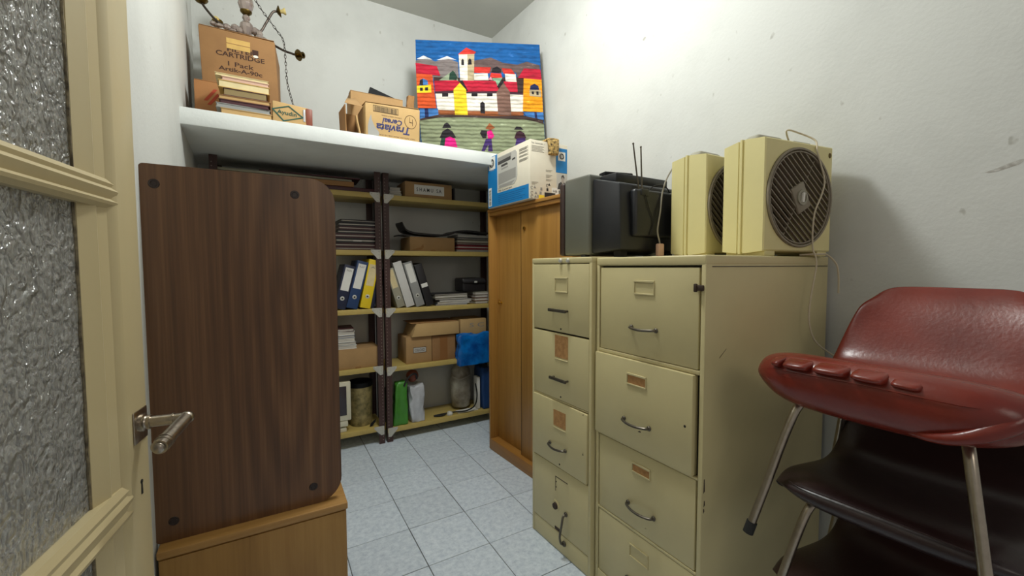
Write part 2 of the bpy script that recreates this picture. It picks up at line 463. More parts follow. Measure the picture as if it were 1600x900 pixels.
def lettering(name, s, M4, x, y, wd, ht, mat, parent, depth=0.0004, rot=0.0, bold=0.0, shear=0.0, align='C'):
    """flat print: text fitted into wd x ht centred at x, y of the local frame M4"""
    cu = bpy.data.curves.new('tmp_text', 'FONT')
    cu.body = s; cu.size = 1.0; cu.offset = bold; cu.shear = shear; cu.resolution_u = 3
    o = bpy.data.objects.new('tmp_text', cu); COL.objects.link(o)
    dg = bpy.context.evaluated_depsgraph_get()
    me = bpy.data.meshes.new_from_object(o.evaluated_get(dg))
    bpy.data.objects.remove(o); bpy.data.curves.remove(cu)
    xs = [v.co.x for v in me.vertices]; ys = [v.co.y for v in me.vertices]
    cx, cy = (min(xs) + max(xs)) / 2, (min(ys) + max(ys)) / 2
    sx = wd / (max(xs) - min(xs)); sy = ht / (max(ys) - min(ys))
    T = M4 @ Matrix.Translation((x, y, depth)) @ Matrix.Rotation(rot, 4, 'Z') @ Matrix.Diagonal((sx, sy, 1, 1)) @ Matrix.Translation((-cx, -cy, 0))
    me.transform(T); me.name = name
    me.materials.clear(); me.materials.append(mat)
    r = bpy.data.objects.new(name, me); COL.objects.link(r)
    r.parent = parent
    return r
def print_rect(name, M4, x0, x1, y0, y1, mat, parent, t=0.0005, z=0.0, bev=0):
    m = MB(); m.box(x0, x1, y0, y1, z - 0.0008, z + t, M4=M4)
    return m.build(name, mat, parent)

# ================================================================== the room
def plan_wall(name, poly, z0=0.0, z1=3.38, mat='wall'):
    m = MB(); m.prism(poly, z0, z1); return struct(m.build(name, M[mat]))

def lx(y): return -0.35 - 0.047 * (y - 2.543)        # the old walls are not quite square with the floor tiles
def rx(y): return 1.962 - 0.061 * (y - 0.78)
plan_wall('wall_back', [(-0.7, 3.45), (2.2, 3.45), (2.2, 3.6), (-0.7, 3.6)])
plan_wall('wall_left', [(lx(1.18), 1.18), (lx(3.45), 3.45), (-0.72, 3.45), (-0.72, 1.18)])
plan_wall('wall_left_front', [(-0.66, -0.5), (-0.66, 1.18), (-0.8, 1.18), (-0.8, -0.5)])
plan_wall('wall_right', [(rx(-0.5), -0.5), (2.3, -0.5), (2.3, 3.45), (rx(3.45), 3.45)])
m = MB(); m.box(-0.8, 2.3, -0.5, 3.6, 3.38, 3.46); struct(m.build('ceiling', M['ceiling']))
for y0, z0, ln, th, sl in ((0.36, 1.62, 0.10, .010, .25), (0.30, 1.665, .05, .006, .1), (.26, 1.585, .07, .005, .3), (0.215, 1.93, .07, .012, .2), (1.75, 2.62, .03, .012, .1), (1.05, 2.98, .03, .03, 0)):
    m = MB(); P = []
    for q in range(12):
        a = 2 * math.pi * q / 12; r_ = .6 + .4 * random.random()
        P.append((ln * .5 * math.cos(a) * r_, th * math.sin(a) * r_ + sl * ln * .5 * math.cos(a)))
    d = Vector((-.061, 1, 0)).normalized()
    m.prism(P, -.001, .0006, frame((rx(y0), y0, z0), d, (0, 0, 1)) @ Matrix.Rotation(math.pi, 4, 'Y'))
    m.build('scuff', M['scuff'], bpy.data.objects['wall_right'])
# floor: a bed of dark grout and every tile laid on it
m = MB(); m.box(-0.8, 2.3, -0.5, 3.6, -0.06, -0.0025)
floor = struct(m.build('floor', M['grout']))
m = MB(); m.box(-0.1483, 0.1483, -0.1483, 0.1483, -0.009, 0.0, 0.0012, 1)
tile0 = m.build('tile', M['tile'], floor)
first = True
for i in range(-4, 6):
    for j in range(-3, 12):
        cx, cy = 0.568 + 0.3 * i + 0.15, 2.917 - 0.3 * j + 0.15
        if cx < -0.8 or cx > 2.2 or cy < -0.5 or cy > 3.5: continue
        if first: t = tile0; first = False
        else:
            t = tile0.copy(); COL.objects.link(t)
        t.location = (cx + random.uniform(-.0006, .0006), cy + random.uniform(-.0006, .0006), random.uniform(-0.0004, 0))
# the masonry ledge across the back of the room
m = MB(); m.prism([(lx(2.543) - .03, 2.543), (rx(2.543) + .03, 2.543), (rx(3.45) + .03, 3.47), (lx(3.45) - .03, 3.47)], 2.0, 2.083, bev=0.006)
struct(m.build('trim_1', M['ledge']), 'thick white masonry ledge running across the room above the metal shelves')

# ================================================================== the door
dr = bpy.data.objects.new('door_1', None); COL.objects.link(dr)
dr.location = (-0.217, 1.057, 0.0); dr.rotation_euler = (0, 0, R(-8.3))
struct(dr, 'cream painted glazed door standing open, hammered glass panes and a lever handle')
# local: y runs back to the hinge (negative), x>0 is the face we see
def dbox(name, y0, y1, z0, z1, x0=-0.036, x1=0.0, mat='cream_door', bev=0.002, parent=dr):
    m = MB(); m.box(x0, x1, y0, y1, z0, z1, bev); return m.build(name, M[mat], parent)
dbox('stile', -0.082, 0.0, 0.02, 2.10)
dbox('stile', -0.80, -0.72, 0.02, 2.10)
dbox('rail', -0.72, -0.082, 0.02, 0.22)
dbox('rail', -0.72, -0.082, 2.0, 2.10)
def molding(name, p0, p1, inward):
    """stepped cream moulding that runs from p0 to p1 (y, z); profile steps down towards the glass (inward)"""
    prof = [(0.0, 0.002), (0.006, 0.005), (0.014, 0.003), (0.022, -0.003), (0.046, -0.006), (0.054, -0.003), (0.062, -0.006), (0.080, -0.011), (0.086, -0.013), (0.086, -0.024), (0.0, -0.024)]
    a, b = Vector((0, p0[0], p0[1])), Vector((0, p1[0], p1[1])); d = (b - a)
    n = Vector((0, inward[0], inward[1]))
    t = bmesh.new()
    ra = [t.verts.new(a + n * q[0] + Vector((q[1], 0, 0))) for q in prof]; rb = [t.verts.new(b + n * q[0] + Vector((q[1], 0, 0))) for q in prof]
    k = len(prof)
    for i in range(k): t.faces.new((ra[i], ra[(i + 1) % k], rb[(i + 1) % k], rb[i]))
    t.faces.new(ra[::-1]); t.faces.new(rb); bmesh.ops.recalc_face_normals(t, faces=t.faces)
    m = MB(); m._add(t); return m.build(name, M['cream_door'], dr, 25)
molding('moulding', (-0.082, 0.22), (-0.082, 2.0), (-1, 0))
molding('moulding', (-0.72, 0.22), (-0.72, 2.0), (1, 0))
def muntin(zb, zt):
    h = zt - zb; prof = [(-0.024, 0), (-0.004, 0.0), (0.004, h * .12), (0.006, h * .22), (0.001, h * .32), (0.004, h * .45), (0.007, h * .6), (0.002, h * .72), (0.004, h * .84), (-0.002, h), (-0.024, h)]
    t = bmesh.new(); y0, y1 = -0.72, -0.086
    ra = [t.verts.new((q[0], y0, zb + q[1])) for q in prof]; rb = [t.verts.new((q[0], y1, zb + q[1])) for q in prof]
    k = len(prof)
    for i in range(k): t.faces.new((ra[i], ra[(i + 1) % k], rb[(i + 1) % k], rb[i]))
    t.faces.new(ra[::-1]); t.faces.new(rb); bmesh.ops.recalc_face_normals(t, faces=t.faces)
    m = MB(); m._add(t); return m.build('muntin', M['cream_door'], dr, 25)
muntin(1.413, 1.462); muntin(0.862, 0.93)
for z0, z1 in ((0.22, 0.872), (0.92, 1.423), (1.452, 2.0)):
    dbox('glass_pane', -0.722, -0.160, z0, z1, -0.021, -0.016, 'glass', 0)
for z0, z1 in ((0.25, 0.862), (0.93, 1.413), (1.462, 2.0)):
    m = MB()
    pts = [(-0.0148, -0.170, z0 + (z1 - z0) * i / 26) for i in range(27)]
    m.tube([Vector(p) + Vector((0, random.uniform(-.003, .0015), 0)) for p in pts], 0.0022, 5)
    m.build('putty_line', M['grime'], dr)
# lever handle with its plate
m = MB(); m.box(0.0, 0.003, -0.060, -0.006, 0.986, 1.046, 0.0015)
plate = m.build('handle_plate', M['nickel'], dr)
m = MB(); m.lathe([(0.0, 0), (0.017, 0), (0.017, 0.004), (0.013, 0.006), (0.0105, 0.012)], frame((0.003, -0.030, 1.019), (0, 1, 0), (0, 0, 1)))
m.build('collar', M['nickel'], plate)
m = MB()
m.cyl((0.010, -0.030, 1.019), (0.074, -0.030, 1.019), 0.0105)
m.cyl((0.072, -0.030, 1.019), (0.064, -0.136, 1.004), 0.0118, 0.0128, 18)
m.ball((0.073, -0.030, 1.019), 0.0125)
for q in (0.80, 0.88):
    c = Vector((0.072, -0.030, 1.019)).lerp(Vector((0.064, -0.136, 1.004)), q)
    d = (Vector((0.064, -0.136, 1.004)) - Vector((0.072, -0.030, 1.019))).normalized()
    m.cyl(c - d * .002, c + d * .002, 0.0138, seg=18)
m.cyl((0.012, -0.030, 1.019), (0.017, -0.030, 1.019), 0.0135)
m.cyl((0.050, -0.030, 1.019), (0.053, -0.030, 1.019), 0.0122)
m.build('lever', M['nickel'], plate)
m = MB(); m.ball((0.0636, -0.139, 1.0035), 0.0095, 1, 0.5, 1); m.build('lever_end', M['nickel'], plate)
m = MB(); m.cyl((-0.001, -0.036, 0.908), (0.0012, -0.036, 0.908), 0.0042, seg=12); m.prism([(-0.0028, 0.884), (0.0028, 0.884), (0.0016, 0.908), (-0.0016, 0.908)], -0.001, 0.0012, frame((0, -0.036, 0), (0, 1, 0), (0, 0, 1)))
m.build('keyhole', M['dark_hole'], dr)

# ================================================================== brown table top on edge and the chest under it
chest = thing('wooden_chest', 'honey coloured wooden chest under the upright dark brown table top', 'chest', (-0.03, 1.65, 0.0))
m = MB(); m.box(-0.262, 0.230, -0.186, 0.2, 0.03, 0.502, 0.002); m.build('body', M['oak_box'], chest)
m = MB(); m.box(-0.264, 0.234, -0.195, 0.205, 0.503, 0.525, 0.003); m.build('top', M['oak_top'], chest)
m = MB(); m.box(-0.255, 0.222, -0.170, 0.19, 0.0, 0.03); m.build('plinth', M['walnut_edge'], chest)
m = MB(); m.box(-0.260, 0.226, -0.192, -0.186, 0.04, 0.498, 0.002); m.build('front_panel', M['oak_box'], chest)

tt = thing('table_top', 'dark brown wood laminate table top stood upright, rounded corners and screw holes', 'table top', (-0.055, 1.50, 0.525))
W2, HH, rc = 0.247, 1.074, 0.075
poly = []
for cx, cz, a0 in ((W2 - rc, rc, -90), (W2 - rc, HH - rc, 0), (-W2 + 0.012, HH - 0.012, 90), (-W2 + 0.012, 0.012, 180)):
    q = rc if cx > 0 else 0.012
    for i in range(9):
        a = R(a0 + 90 * i / 8); poly.append((cx + q * math.cos(a), cz + q * math.sin(a)))
FT = frame((0, 0.0, 0), (1, 0, 0), (0, 0, 1))     # local z looks towards -y, the room
m = MB(); m.prism(poly, -0.0215, -0.0006, FT); m.build('board', M['walnut'], tt)
m = MB(); big = [(p[0] * 1.004, (p[1] - HH / 2) * 1.001 + HH / 2) for p in poly]
m.prism(big, -0.0205, -0.0035, FT); m.build('edge_band', M['walnut_edge'], tt)
for sx, sz in ((-0.215, 1.020), (0.130, 1.018), (0.160, 0.060), (-0.205, 0.058)):
    m = MB(); m.lathe([(0.0, 0.0004), (0.007, 0.0004), (0.008, 0.0018), (0.012, 0.0016), (0.0135, -0.001)], FT @ Matrix.Translation((sx, sz, -0.0006)))
    m.build('screw_socket', M['walnut_edge'], tt)

# ================================================================== steel shelving
SHELF_PTS = {}
def shelving(label, x0, x1, tops):
    u = thing('metal_shelving_unit', label, 'shelving', (x0, 3.12, 0), 0, 'brown steel shelving units under the ledge')
    W, D = x1 - x0, 0.31
    for px, sgn in ((0.0, 1), (W, -1)):
        for py, sg2 in ((0.0, 1), (D, -1)):
            m = MB()
            xa, xb = sorted((px, px + sgn * 0.042)); ya, yb = sorted((py, py + sg2 * 0.042))
            m.box(xa, xb, py - 0.001, py + 0.001, 0, 1.998)
            xs = sorted((px, px + sgn * 0.002)); m.box(xs[0], xs[1], ya, yb, 0, 1.998)
            p = m.build('post', M['post'], u)
            if py == 0.0:
                m = MB()
                for q in range(78):
                    m.cyl((px + sgn * 0.012, -0.0022, 0.03 + q * 0.025), (px + sgn * 0.012, 0.0, 0.03 + q * 0.025), 0.0036, seg=6)
                m.build('slot_row', M['slot'], p, kind='stuff')
    for zt in tops:
        m = MB(); m.box(0.003, W - 0.003, -0.004, D - 0.004, zt - 0.036, zt, 0.003)
        s = m.build('shelf', M['shelf_paint'], u)
        for sgn, px in ((1, 0.0), (-1, W)):
            m = MB()
            gx = px + sgn * 0.006
            m.prism([(gx, zt - 0.062), (gx + sgn * 0.022, zt - 0.064), (gx + sgn * 0.070, zt - 0.012), (gx + sgn * 0.070, zt + 0.004), (gx, zt + 0.004)], 0.0045, 0.0068, frame((0, 0, 0), (1, 0, 0), (0, 0, 1)))
            g = m.build('corner_bracket', M['zinc'], u)
            m = MB()
            for bx, bz in ((0.014, -0.052), (0.014, -0.030), (0.014, -0.008), (0.058, -0.006)):
                m.lathe([(0, 0.0108), (0.003, 0.0108), (0.0046, 0.0085), (0.0046, 0.0068)], frame((px + sgn * bx + sgn * .004, 0, zt + bz), (1, 0, 0), (0, 0, 1)), 8)
            m.build('bolt', M['zinc'] if sgn < 0 else M['zinc'], g, kind='stuff')
    return u
TL = [0.132, 0.583, 1.011, 1.436, 1.847]
TR = [0.105, 0.567, 1.006, 1.436, 1.842]
shelving('steel shelving unit with mustard shelves, half hidden by the dark brown table top', -0.30, 0.709, TL)
shelving('steel shelving unit with mustard shelves, ending behind the golden wardrobe cupboard', 0.727, 1.70, TR)

# ------------------------------------------------------------------ small builders for what lies on the shelves
def carton(name, label, loc, w_, d_, h_, mat, rotz=0, cat='cardboard box', group=None, flaps=True, tape=None):
    t = thing(name, label, cat, loc, rotz, group)
    m = MB(); m.box(-w_ / 2, w_ / 2, -d_ / 2, d_ / 2, 0, h_, 0.004); m.build('body', M[mat], t)
    if flaps:
        for s in (-1, 1):
            m = MB(); m.box(-w_ / 2 + .002, w_ / 2 - .002, s * 0.002 if s > 0 else -d_ / 2 + .002, d_ / 2 - .002 if s > 0 else -0.002, h_ - 0.0005, h_ + 0.003, 0.001)
            m.build('flap', M[mat], t)
    if tape:
        m = MB(); m.box(tape[0], tape[1], -d_ / 2 - 0.0012, -d_ / 2, 0.002, h_ - .002); m.build('tape_strip', M['tape_brown'], t)
    return t
def FR(d_): return frame((0, -d_ / 2 - 0.0004, 0), (1, 0, 0), (0, 0, 1))     # printing on the front of a carton

def notebook(label, loc, w_, d_, h_, cover, rotz=0, group=None, name='notebook', cat='notebook', pages='paper_edge'):
    t = thing(name, label, cat, loc, rotz, group)
    c = min(0.003, h_ * 0.16) if name not in ('ledger', 'folder') else h_ * 0.36
    m = MB(); m.box(-w_ / 2 + .004, w_ / 2 - .004, -d_ / 2 + .003, d_ / 2 - .006, c, h_ - c); m.build('pages', M[pages], t)
    m = MB(); m.box(-w_ / 2, w_ / 2, -d_ / 2, d_ / 2, 0, c); m.box(-w_ / 2, w_ / 2, -d_ / 2, d_ / 2, h_ - c, h_); m.box(-w_ / 2, w_ / 2, d_ / 2 - .004, d_ / 2, 0, h_)
    m.build('cover', M[cover], t)
    return t

def binder(label, foot, w_, h_, d_, lean, mat, lab=None, ring=True, label_span=(0.42, 0.94), group='lever arch binders on the middle shelves', ink=None):
    """foot: front lower corner that carries it; lean in degrees towards +x"""
    t = thing('lever_arch_binder', label, 'binder', foot, 0, group)
    t.rotation_euler = (0, R(lean), 0)
    x0, x1 = (-w_, 0.0) if lean > 0 else (0.0, w_)
    m = MB(); m.box(x0, x1, 0, 0.004, 0, h_, 0.0015); m.build('spine', M[mat], t)
    for a in (x0, x1 - 0.003):
        m = MB(); m.box(a, a + 0.003, 0.004, d_, 0, h_, 0.001); m.build('board', M[mat], t)
    m = MB(); m.box(x0 + .006, x1 - .006, 0.02, d_ - .012, 0.006, h_ - .012); m.build('paper_block', M['paper_edge'], t)
    c = (x0 + x1) / 2
    f = frame((0, -0.0004, 0), (1, 0, 0), (0, 0, 1))
    if lab:
        q = print_rect('spine_label', f, x0 + w_ * .14, x1 - w_ * .14, h_ * label_span[0], h_ * label_span[1], M[lab], t)
        if ink: lettering('lettering', ink, f, c, h_ * (label_span[1] - 0.06), w_ * .42, 0.014, M['ink_grey'], q, 0.0012)
    if ring:
        m = MB(); m.lathe([(0.006, 0), (0.006, 0.0012), (0.013, 0.0012), (0.015, 0)], f @ Matrix.Translation((c, h_ * .24, 0)), 16)
        r = m.build('finger_ring', M['zinc'], t)
        m = MB(); m.cyl((c, -0.0012, h_ * .24), (c, 0.001, h_ * .24), 0.0105, seg=14); m.build('finger_hole', M['dark_hole'], r)
    return t

# ---- left unit, top shelf
def slab(name, label, cat, loc, w_, d_, h_, mat, rotz=0, group=None, amp=0.0):
    m = MB(); m.box(-w_ / 2, w_ / 2, -d_ / 2, d_ / 2, 0, h_, min(.003, h_ * .3))
    if amp: bmesh.ops.subdivide_edges(m.bm, edges=m.bm.edges[:], cuts=3, use_grid_fill=True); m.jitter(amp, 9, loc[0])
    o = m.build(name, M[mat], None, 50); o.location = loc; o.rotation_euler = (0, 0, R(rotz))
    return tag(o, label, cat, group)
SY = 3.26
slab('document_folder', 'wide maroon folder lying flat, lowest on the top shelf of the left unit', 'folder', (0.44, SY, 1.8475), 0.46, 0.25, 0.030, 'maroon', 1)
slab('document_folder', 'tan card folder lying on the wide maroon folder', 'folder', (0.335, SY, 1.879), 0.40, 0.25, 0.034, 'cardboard_old', -3, None, 0.004)
slab('storage_board', 'long pale flat panel under the ledge above the tan folder', 'panel', (0.12, SY + .01, 1.917), 0.80, 0.24, 0.016, 'binder_beige', 1)
slab('storage_board', 'thin dark board on top of the long pale panel', 'panel', (0.27, SY, 1.935), 0.62, 0.22, 0.010, 'maroon', -2)
# ---- left unit, second shelf: pile of ledgers
z = 1.4365
for i, (h_, cv, dx, w_) in enumerate([(0.022, 'maroon', -.006, .29), (0.026, 'maroon', -.02, .28), (0.036, 'black_leather', -.012, .285), (0.030, 'maroon', -.01, .285), (0.026, 'binder_black', .004, .27), (0.024, 'maroon', .002, .27), (0.028, 'binder_black', .01, .27), (0.020, 'black_leather', .012, .265)]):
    words = ['bottom ledger of the dark pile on the second shelf', 'maroon ledger, second from the bottom of the dark pile', 'thickest black ledger low in the dark pile',
             'maroon ledger, fourth from the bottom of the dark pile', 'black ledger, fourth from the top of the dark pile', 'maroon ledger, third from the top of the dark pile',
             'black ledger, second from the top of the dark pile', 'thin black ledger topmost on the dark pile'][i]
    t = notebook(words, (0.555 + dx, SY, z), w_, 0.22, h_, cv, random.uniform(-3, 3), 'ledgers piled on the second shelf', 'ledger', 'ledger')
    if i == 2: print_rect('spine_label', frame((0, -0.1104, 0), (1, 0, 0), (0, 0, 1)), -.03, .03, .012, .022, M['paper'], t)
    z += h_ + 0.0006
# ---- left unit, middle shelf: binders leaning to the right post
zb = 1.0115
binder('near-black navy binder leaning left of the blue binder', (0.452, 3.126, zb), 0.075, 0.315, 0.27, 14.5, 'binder_navy', 'paper', ink='PAN')
binder('blue lever arch binder leaning beside the yellow one', (0.532, 3.126, zb), 0.075, 0.345, 0.27, 14.5, 'binder_blue', 'paper', ink='R.A.P')
binder('bright yellow lever arch binder with long spine label', (0.622, 3.124, zb), 0.072, 0.355, 0.27, 12, 'binder_yellow', 'paper_cream', True, (0.46, 0.90), ink='A')
binder('dark navy binder right of the yellow binder, mostly behind the post', (0.655, 3.150, zb), 0.030, 0.20, 0.24, 12.5, 'binder_navy', None, False)
# ---- left unit, fourth shelf
bx = carton('cardboard_box', 'flat brown cardboard box under the pile of white magazines', (0.53, 3.255, 0.5835), 0.31, 0.24, 0.142, 'cardboard', 1)
m = MB(); m.box(-.02, .02, -.1212, -.12, 0.0, .014, .001); m.build('hand_slot', M['cardboard_in'], bx)
z = 0.7295
for i, (h_, cv) in enumerate([(0.026, 'paper'), (0.022, 'binder_grey'), (0.030, 'paper'), (0.018, 'binder_blue'), (0.028, 'paper'), (0.020, 'maroon')]):
    words = ['white magazine at the bottom of the white pile', 'grey covered magazine second from the bottom of the white pile', 'thick white magazine in the middle of the white pile',
             'blue striped thin magazine in the upper half of the white pile', 'white magazine under the maroon topped one', 'maroon covered booklet on top of the white pile'][i]
    notebook(words, (0.437 + random.uniform(-.006, .006) + (.012 if i == 0 else 0), SY - .01, z), 0.165, 0.21, h_, cv, random.uniform(-5, 3), 'magazines piled on the brown box', 'magazine', 'magazine')
    z += h_ + 0.0006
# ---- left unit, bottom shelf
mo = thing('computer_monitor', 'small ivory monitor with a dark screen on the bottom shelf', 'monitor', (0.385, 3.262, 0.1325))
m = MB(); m.hexa([(-.10, -.13, .085), (.092, -.13, .085), (.092, -.095, .085), (-.10, -.095, .085)], [(-.10, -.13, .365), (.092, -.13, .365), (.092, -.095, .365), (-.10, -.095, .365)], .006); m.build('bezel', M['monitor'], mo)
m = MB(); m.hexa([(-.085, -.095, .095), (.08, -.095, .095), (.05, .10, .12), (-.05, .10, .12)], [(-.085, -.095, .355), (.08, -.095, .355), (.05, .10, .29), (-.05, .10, .29)], .006); m.build('back_case', M['monitor'], mo)
m = MB(); m.box(-.075, .062, -.1315, -.129, .125, .335, .003); m.build('screen', M['screen'], mo)
m = MB(); m.box(-.09, .07, -.125, .06, .04, .084, .006); m.box(-.09, .06, -.12, .06, .0, .030, .004); m.box(-.04, .03, -.05, .03, .03, .045); m.build('stand', M['monitor'], mo)
bn = thing('waste_bin', 'mottled olive waste bin with a dark rim on the bottom shelf', 'waste bin', (0.566, 3.265, 0.1325))
m = MB(); m.lathe([(0.0, 0.0), (0.078, 0.0), (0.080, 0.02), (0.086, 0.295), (0.083, 0.295), (0.076, 0.012), (0, 0.012)], None, 32); m.build('body', M['bin'], bn)
m = MB(); m.lathe([(0.0835, 0.290), (0.089, 0.291), (0.089, 0.325), (0.084, 0.328), (0.080, 0.31)], None, 32); m.build('rim', M['black'], bn)
m = MB(); m.prism([(0, 0), (.02, .004), (.045, .03), (.05, .05), (.03, .04), (.008, .02)], -.002, .002, frame((0, 0, 0), (1, 0, 0), (0, 0.3, 1)))
o = m.build('leather_scrap', M['black']); o.location = (0.605, 3.150, 0.1328); tag(o, 'small black scrap leaning at the foot of the olive bin', 'scrap')

# ---- right unit, top shelf
z = 1.8425
for i, (h_, cv, w_) in enumerate([(0.022, 'binder_beige', .10), (0.020, 'paper', .09), (0.026, 'binder_grey', .085)]):
    notebook(['greige booklet at the bottom of the small pile beside the post', 'white booklet in the middle of the small pile beside the post', 'grey booklet on top of the small pile beside the post'][i],
             (0.83, SY, z), w_, 0.17, h_, cv, 2 - i, 'booklets beside the post on the top shelf', 'booklet', 'booklet'); z += h_ + .0006
sh = carton('archive_box', 'long brown archive box with a white printed name label', (1.087, 3.27, 1.8425), 0.376, 0.24, 0.117, 'cardboard')
f = FR(.24); lb = print_rect('name_label', f, -.118, .122, .028, .100, M['paper'], sh)
lettering('lettering', 'S H A M U   S.A.', f, 0.002, .064, .205, .028, M['ink'], lb, .0012, bold=.012)
slab('thin_binder', 'thin black binder end standing right of the name-labelled archive box', 'binder', (1.293, 3.22, 1.8425), 0.012, 0.16, 0.10, 'binder_black')
# ---- right unit, second shelf
bx = carton('cardboard_box', 'brown cardboard box below the wavy black folder', (1.11, 3.27, 1.4365), 0.368, 0.24, 0.106, 'cardboard', 1)
m = MB(); m.box(-.02, .02, -.1212, -.12, 0.0, .012, .001); m.build('hand_slot', M['cardboard_in'], bx)
m = MB(); m.prism([(-.165, .004), (-.09, .012), (-.075, .03), (-.08, .055), (-.10, .03), (-.165, .010)], 0, .0012, FR(.24)); m.build('torn_edge', M['cardboard_in'], bx)
def wavy(name, label, cat, pts, y0, y1, th, mat, group=None):
    """a soft sheet whose outline along x follows pts (x, z)"""
    P = catmull([(a, 0, b) for a, b in pts], 6)
    t = bmesh.new(); rows = []
    for i, p in enumerate(P):
        rows.append([t.verts.new((p.x, y, p.z + q)) for y, q in ((y0, 0), (y1, 0.004), (y1, th + .004), (y0, th))])
    for a, b in zip(rows, rows[1:]):
        for k in range(4): t.faces.new((a[k], a[(k + 1) % 4], b[(k + 1) % 4], b[k]))
    t.faces.new(rows[0][::-1]); t.faces.new(rows[-1]); bmesh.ops.recalc_face_normals(t, faces=t.faces)
    m = MB(); m._add(t); return tag(m.build(name, M[mat], None, 60), label, cat, group)
wavy('leather_folder', 'limp black leather folder draped over the cardboard box, end curled up', 'folder', [(0.872, 1.640), (0.885, 1.612), (0.905, 1.585), (0.96, 1.567), (1.05, 1.560), (1.17, 1.556), (1.24, 1.563), (1.32, 1.590), (1.42, 1.597), (1.60, 1.585)], 3.14, 3.34, 0.014, 'black_leather')
wavy('leather_folder', 'black flap hanging at the corner of the cardboard box under the curled folder', 'folder', [(0.845, 1.545), (0.88, 1.552), (0.93, 1.5475)], 3.135, 3.30, 0.009, 'black_leather')
z = 1.4365
for i, (h_, cv) in enumerate([(0.018, 'binder_grey'), (0.036, 'red_folder'), (0.018, 'maroon'), (0.020, 'binder_beige'), (0.020, 'black_leather'), (0.022, 'binder_grey')]):
    notebook(['grey folder at the bottom of the pile with a red folder', 'dark red folder in the pile right of the cardboard box', 'maroon folder lying on the dark red folder', 'greige folder in the upper half of the red folder pile',
              'black folder second from the top of the red folder pile', 'grey folder on top of the red folder pile'][i], (1.455 + random.uniform(-.004, .004), 3.255, z), 0.28, 0.22, h_, cv, random.uniform(-2, 2), 'folders piled right of the cardboard box', 'folder', 'folder'); z += h_ + .0006
# ---- right unit, middle shelf: binders leaning to the left post
zb = 1.0065
binder('greige binder against the post, leaning left with a finger hole', (0.822, 3.124, zb), 0.058, 0.30, 0.27, -16.5, 'binder_beige', 'paper_cream', True, (.50, .96))
binder('plain white binder leaning left, without ring or label', (0.889, 3.122, zb), 0.064, 0.352, 0.27, -16.5, 'binder_white', None, False)
binder('mid grey binder leaning left right of the plain white one', (0.967, 3.124, zb), 0.066, 0.350, 0.27, -16.5, 'binder_grey', 'paper', True, (.54, .96))
bb = binder('black binder leaning left with a white tag on its spine', (1.049, 3.128, zb), 0.060, 0.335, 0.26, -16.5, 'binder_black', None, False)
print_rect('spine_tag', frame((0, -.0006, 0), (1, 0, 0), (0, 0, 1)), .005, .055, .150, .180, M['paper'], bb, .002)
z = 1.0065
for i, (h_, cv) in enumerate([(0.012, 'binder_blue'), (0.014, 'binder_white'), (0.018, 'binder_grey'), (0.014, 'binder_black'), (0.022, 'binder_beige'), (0.010, 'binder_black')]):
    words = ['blue edged magazine lowest in the spread pile', 'white magazine second from the bottom of the spread pile', 'grey magazine third from the bottom of the spread pile', 'black covered magazine in the upper half of the spread pile', 'thick greige booklet near the top of the spread pile', 'thin black magazine on top of the spread pile'][i]
    notebook(words, (1.272 + (0.012 * i if i < 3 else -.005 * i), 3.25, z), 0.27 + .006 * i, 0.21, h_, cv, -4 + 2.4 * i, 'magazines spread beside the black binder', 'magazine', 'magazine'); z += h_ + .0006
z = 1.0065
for i in range(4):
    h_ = .024
    notebook(['brown booklet lowest under the black bag', 'brown booklet second from the bottom under the black bag', 'brown booklet third from the bottom under the black bag', 'brown booklet topmost under the black bag'][i],
             (1.528 + .004 * (i % 2), 3.25, z), 0.12, 0.2, h_, ['maroon', 'cardboard_old', 'maroon', 'binder_beige'][i], random.uniform(-3, 3), 'booklets under the black bag', 'booklet', 'booklet'); z += h_ + .0006
hb = thing('handbag', 'small black leather bag lying on the brown booklets', 'bag', (1.475, 3.26, 1.106))
m = MB(); m.box(-.11, .11, -.09, .09, 0, .115, .02, 3); bmesh.ops.subdivide_edges(m.bm, edges=m.bm.edges[:], cuts=1); m.jitter(.010, 12, 2); m.build('body', M['black_leather'], hb, 60)
m = MB(); m.box(-.105, .10, -.100, -.03, .072, .098, .006, 2); m.jitter(.004, 14, 4); m.build('flap', M['binder_black'], hb, 60)
m = MB(); m.box(-.005, .022, -.1035, -.099, .074, .09, .002); m.build('clasp', M['zinc'], hb)
# ---- right unit, fourth shelf
a = carton('cardboard_box', 'brown cardboard box with a small stamped label, left half of the pair', (0.987, 3.265, 0.5675), 0.205, 0.24, 0.203, 'cardboard')
f = FR(.24); lb = print_rect('stamp_frame', f, -.045, .055, .082, .122, M['hp_grey2'], a)
lettering('lettering', 'CELOSO', f, .005, .102, .080, .020, M['ink_brown'], lb, .0014, bold=.01)
for x0, x1, y0, y1 in ((-.047, .057, .080, .083), (-.047, .057, .121, .124), (-.047, -.044, .08, .124), (.054, .057, .08, .124)): print_rect('stamp_border', f, x0, x1, y0, y1, M['ink_brown'], lb, .0012)
carton('cardboard_box', 'brown cardboard box with a tape strip, right half of the pair', (1.191, 3.265, 0.5675), 0.196, 0.24, 0.196, 'cardboard_old', tape=(-.035, .03))
ld = thing('cardboard_tray', 'tilted shallow cardboard lid with handwriting, on the pair of boxes', 'box lid', (1.130, 3.255, 0.775))
m = MB()
m.hexa([(-.205, -.13, 0.0), (.185, -.13, 0), (.185, .12, 0), (-.205, .12, 0)], [(-.165, -.125, .10), (.185, -.125, .10), (.185, .115, .10), (-.165, .115, .10)], .003); m.build('body', M['cardboard_pale'], ld)
